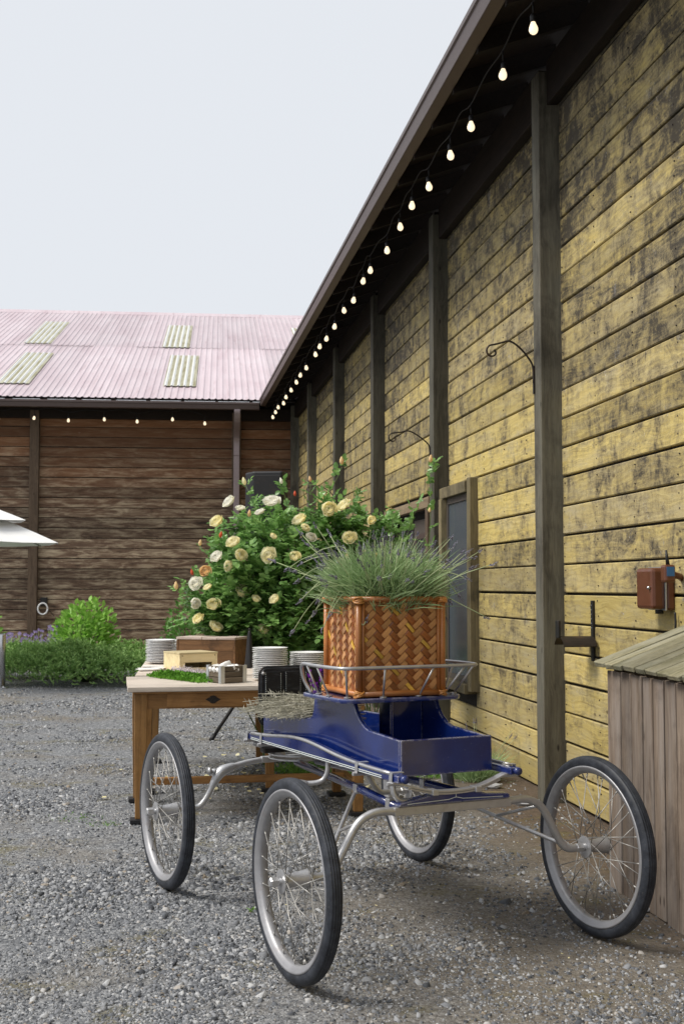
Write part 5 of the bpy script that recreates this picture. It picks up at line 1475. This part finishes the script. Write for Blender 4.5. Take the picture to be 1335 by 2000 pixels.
def grass(name, label, base, rx, ry, n, h, seed, mat='grass', w=.003):
    rr = random.Random(seed); V, F = [], []
    for k in range(n):
        a = rr.uniform(0, 6.28); q = rr.random() ** .6
        o = Vector((rx * q * math.cos(a), ry * q * math.sin(a), -.01)); d = Vector((rr.uniform(-.7, .7), rr.uniform(-.7, .7), 1)).normalized(); L = h * rr.uniform(.4, 1.1)
        bd = Vector((rr.uniform(-.5, .5), rr.uniform(-.5, .5), -.35)) * L
        ribbon(V, F, [o + d * (L * t) + bd * t * t for t in (0, .35, .7, 1)], w, d.cross(Vector((rr.uniform(-1, 1), rr.uniform(-1, 1), 0))).normalized())
    o = link(name, fast_mesh(name, np.array(V), np.array(F), M[mat])); o.location = base
    return tag(o, label, 'grass', kind='stuff')
grass('grass_tuft', 'green grass growing under the rose bush behind the tables', (-.10, 8.95, 0), .42, .22, 1100, .13, 1)
grass('grass_tuft', 'low grass along the foot of the yellow wall behind the buggy', (.72, 8.75, 0), .40, .16, 800, .10, 2)
grass('weed_tuft', 'tiny green weed between the left wheels', (-.36, 5.16, 0), .022, .02, 40, .03, 3)
grass('weed_tuft', 'sparse weeds left of the oak table foot', (-1.55, 7.2, 0), .18, .14, 90, .03, 4)
grass('weed_tuft', 'small weeds by the oak table foot', (-1.34, 7.0, 0), .10, .08, 60, .03, 5)
lavender('wall_herb', 'thin pale green herb growing against the yellow wall below the window', Vector((.93, 8.55, 0)), .12, 900, 10, 19, .22, (.35, .5), cat='plant')

# ------------------------------------------------------------------ far left: umbrella and steel post
M['canvas'] = m_plain('white_canvas', (.80, .80, .79), .8, 0, .04, 10, .2)
um = empty('patio_umbrella', (-4.86, 16.1, 0), R(0)); tag(um, 'white two-tier patio umbrella cut off by the left edge', 'umbrella')
def canopy(rad, z_top, z_rim, n=8, rot=0., sag=.04):
    V = [(0, 0, z_top)]; F = []
    for ring in range(1, 5):
        t = ring / 4
        for k in range(n * 4):
            a = rot + 2 * math.pi * k / (n * 4); f = (k % 4) / 4; cut = math.cos(math.pi / n) / math.cos((f - .5) * 2 * math.pi / n) if True else 1
            rr_ = rad * t * (cut if k % 4 else 1.)
            dz = -sag * math.sin(f * math.pi) * t if k % 4 else 0.
            V.append((rr_ * math.cos(a), rr_ * math.sin(a), z_top + (z_rim - z_top) * t ** 1.15 + dz * (1.2 if t < 1 else .3)))
    N_ = n * 4
    for k in range(N_): F.append((0, 1 + k, 1 + (k + 1) % N_))
    for r in range(3):
        for k in range(N_): F.append((1 + r * N_ + k, 1 + (r + 1) * N_ + k, 1 + (r + 1) * N_ + (k + 1) % N_, 1 + r * N_ + (k + 1) % N_))
    return MB().add(V, F)
def sol(o, th=.004):
    m = o.modifiers.new('thick', 'SOLIDIFY'); m.thickness = th
sol(canopy(1.18, 2.36, 1.90, 6, R(-6)).build('canopy', M['canvas'], um))
sol(canopy(.74, 2.46, 2.20, 6, R(-6)).build('vent_canopy', M['canvas'], um))
MB().tube([(0, 0, 0.02), (0, 0, 2.46)], .022, 12).build('pole', M['steel'], um, True)
MB().lathe([(.001, 0), (.26, 0), (.26, .05), (.06, .08), (.03, .3), (.001, .3)], 24).build('base', M['steel'], um, True)
for k in range(6):
    a = R(-6) + k * math.pi / 3
    MB().tube([(0, 0, 2.33), (1.18 * math.cos(a), 1.18 * math.sin(a), 1.885)], .009, 6).build('rib', M['greyplastic'], um, True)
sp_ = empty('steel_post', (-4.47, 16.25, 0)); tag(sp_, 'stainless steel post on a flanged foot at the left edge', 'post')
MB().lathe([(.001, .012), (.052, .012), (.052, .70), (.045, .715), (.001, .715)], 24).build('shaft', M['steel'], sp_, True)
MB().lathe([(.001, 0), (.10, 0), (.10, .012), (.053, .012), (.053, .03), (.001, .03)], 24).build('foot_flange', M['steel'], sp_, True)

# ------------------------------------------------------------------ small litter on the ground
M['fallen'] = m_leaf('fallen_petal', (.55, .46, .16), (.78, .72, .48), .7, .2)
def litter():
    rr = random.Random(23); V, F = [], []
    def petal(x, y, s):
        o = Vector((x, y, .012)); a = rr.uniform(0, 6.28); d = Vector((math.cos(a), math.sin(a), rr.uniform(-.1, .3))).normalized() * s
        ribbon(V, F, [o - d * .5, o + Vector((0, 0, -.1 * s)), o + d * .3, o + d * .55], s * .36, Vector((-math.sin(a), math.cos(a), rr.uniform(-.2, .2))).normalized())
    for k in range(75):
        petal(rr.gauss(-.6, .35), rr.gauss(9.0, .7), rr.uniform(.025, .05))
    for k in range(50): petal(rr.uniform(-1.2, 1.0), rr.uniform(4.3, 8.2), rr.uniform(.006, .012))
    tag(link('fallen_petals', fast_mesh('fallen_petals', np.array(V), np.array(F), M['fallen'])), 'pale yellow rose petals fallen on the gravel around the tables', 'petals', kind='stuff')
litter()
cd_ = MB().tube(spline([(-.62, 5.33, .016), (-.5, 5.36, .02), (-.3, 5.40, .017), (-.1, 5.43, .019), (.0, 5.45, .014)], 5), .0013, 5).build('string', M['linen'], None, True)
tag(cd_, 'thin white string lying on the gravel between the left wheels', 'string')
rr_ = random.Random(90)
for (x, y, s, lab) in ((1.13, 7.62, .06, 'flat grey rock on the earth at the foot of the nearest post'), (1.00, 8.25, .05, 'grey rock on the earth behind the buggy sill end'), (1.24, 5.15, .035, 'pale rock on the gravel beside the wooden bin')):
    import bmesh
    bm_ = bmesh.new(); bmesh.ops.create_icosphere(bm_, subdivisions=2, radius=1.0); m = MB()
    ang_ = rr_.uniform(0, 6)
    m.add([(v.co.x * s * (1.25 + .35 * mnoise.noise(v.co * 1.3 + Vector((x, y, 0)))), v.co.y * s * (.85 + .35 * mnoise.noise(v.co * 1.5 + Vector((y, x, 3)))), v.co.z * s * (.45 + .2 * mnoise.noise(v.co * 1.7 + Vector((0, x, y))))) for v in bm_.verts], [tuple(v.index for v in f.verts) for f in bm_.faces]); bm_.free()
    o = m.build('rock', M['stone'], None, loc=(x, y, .01)); tag(o, lab, 'rock')
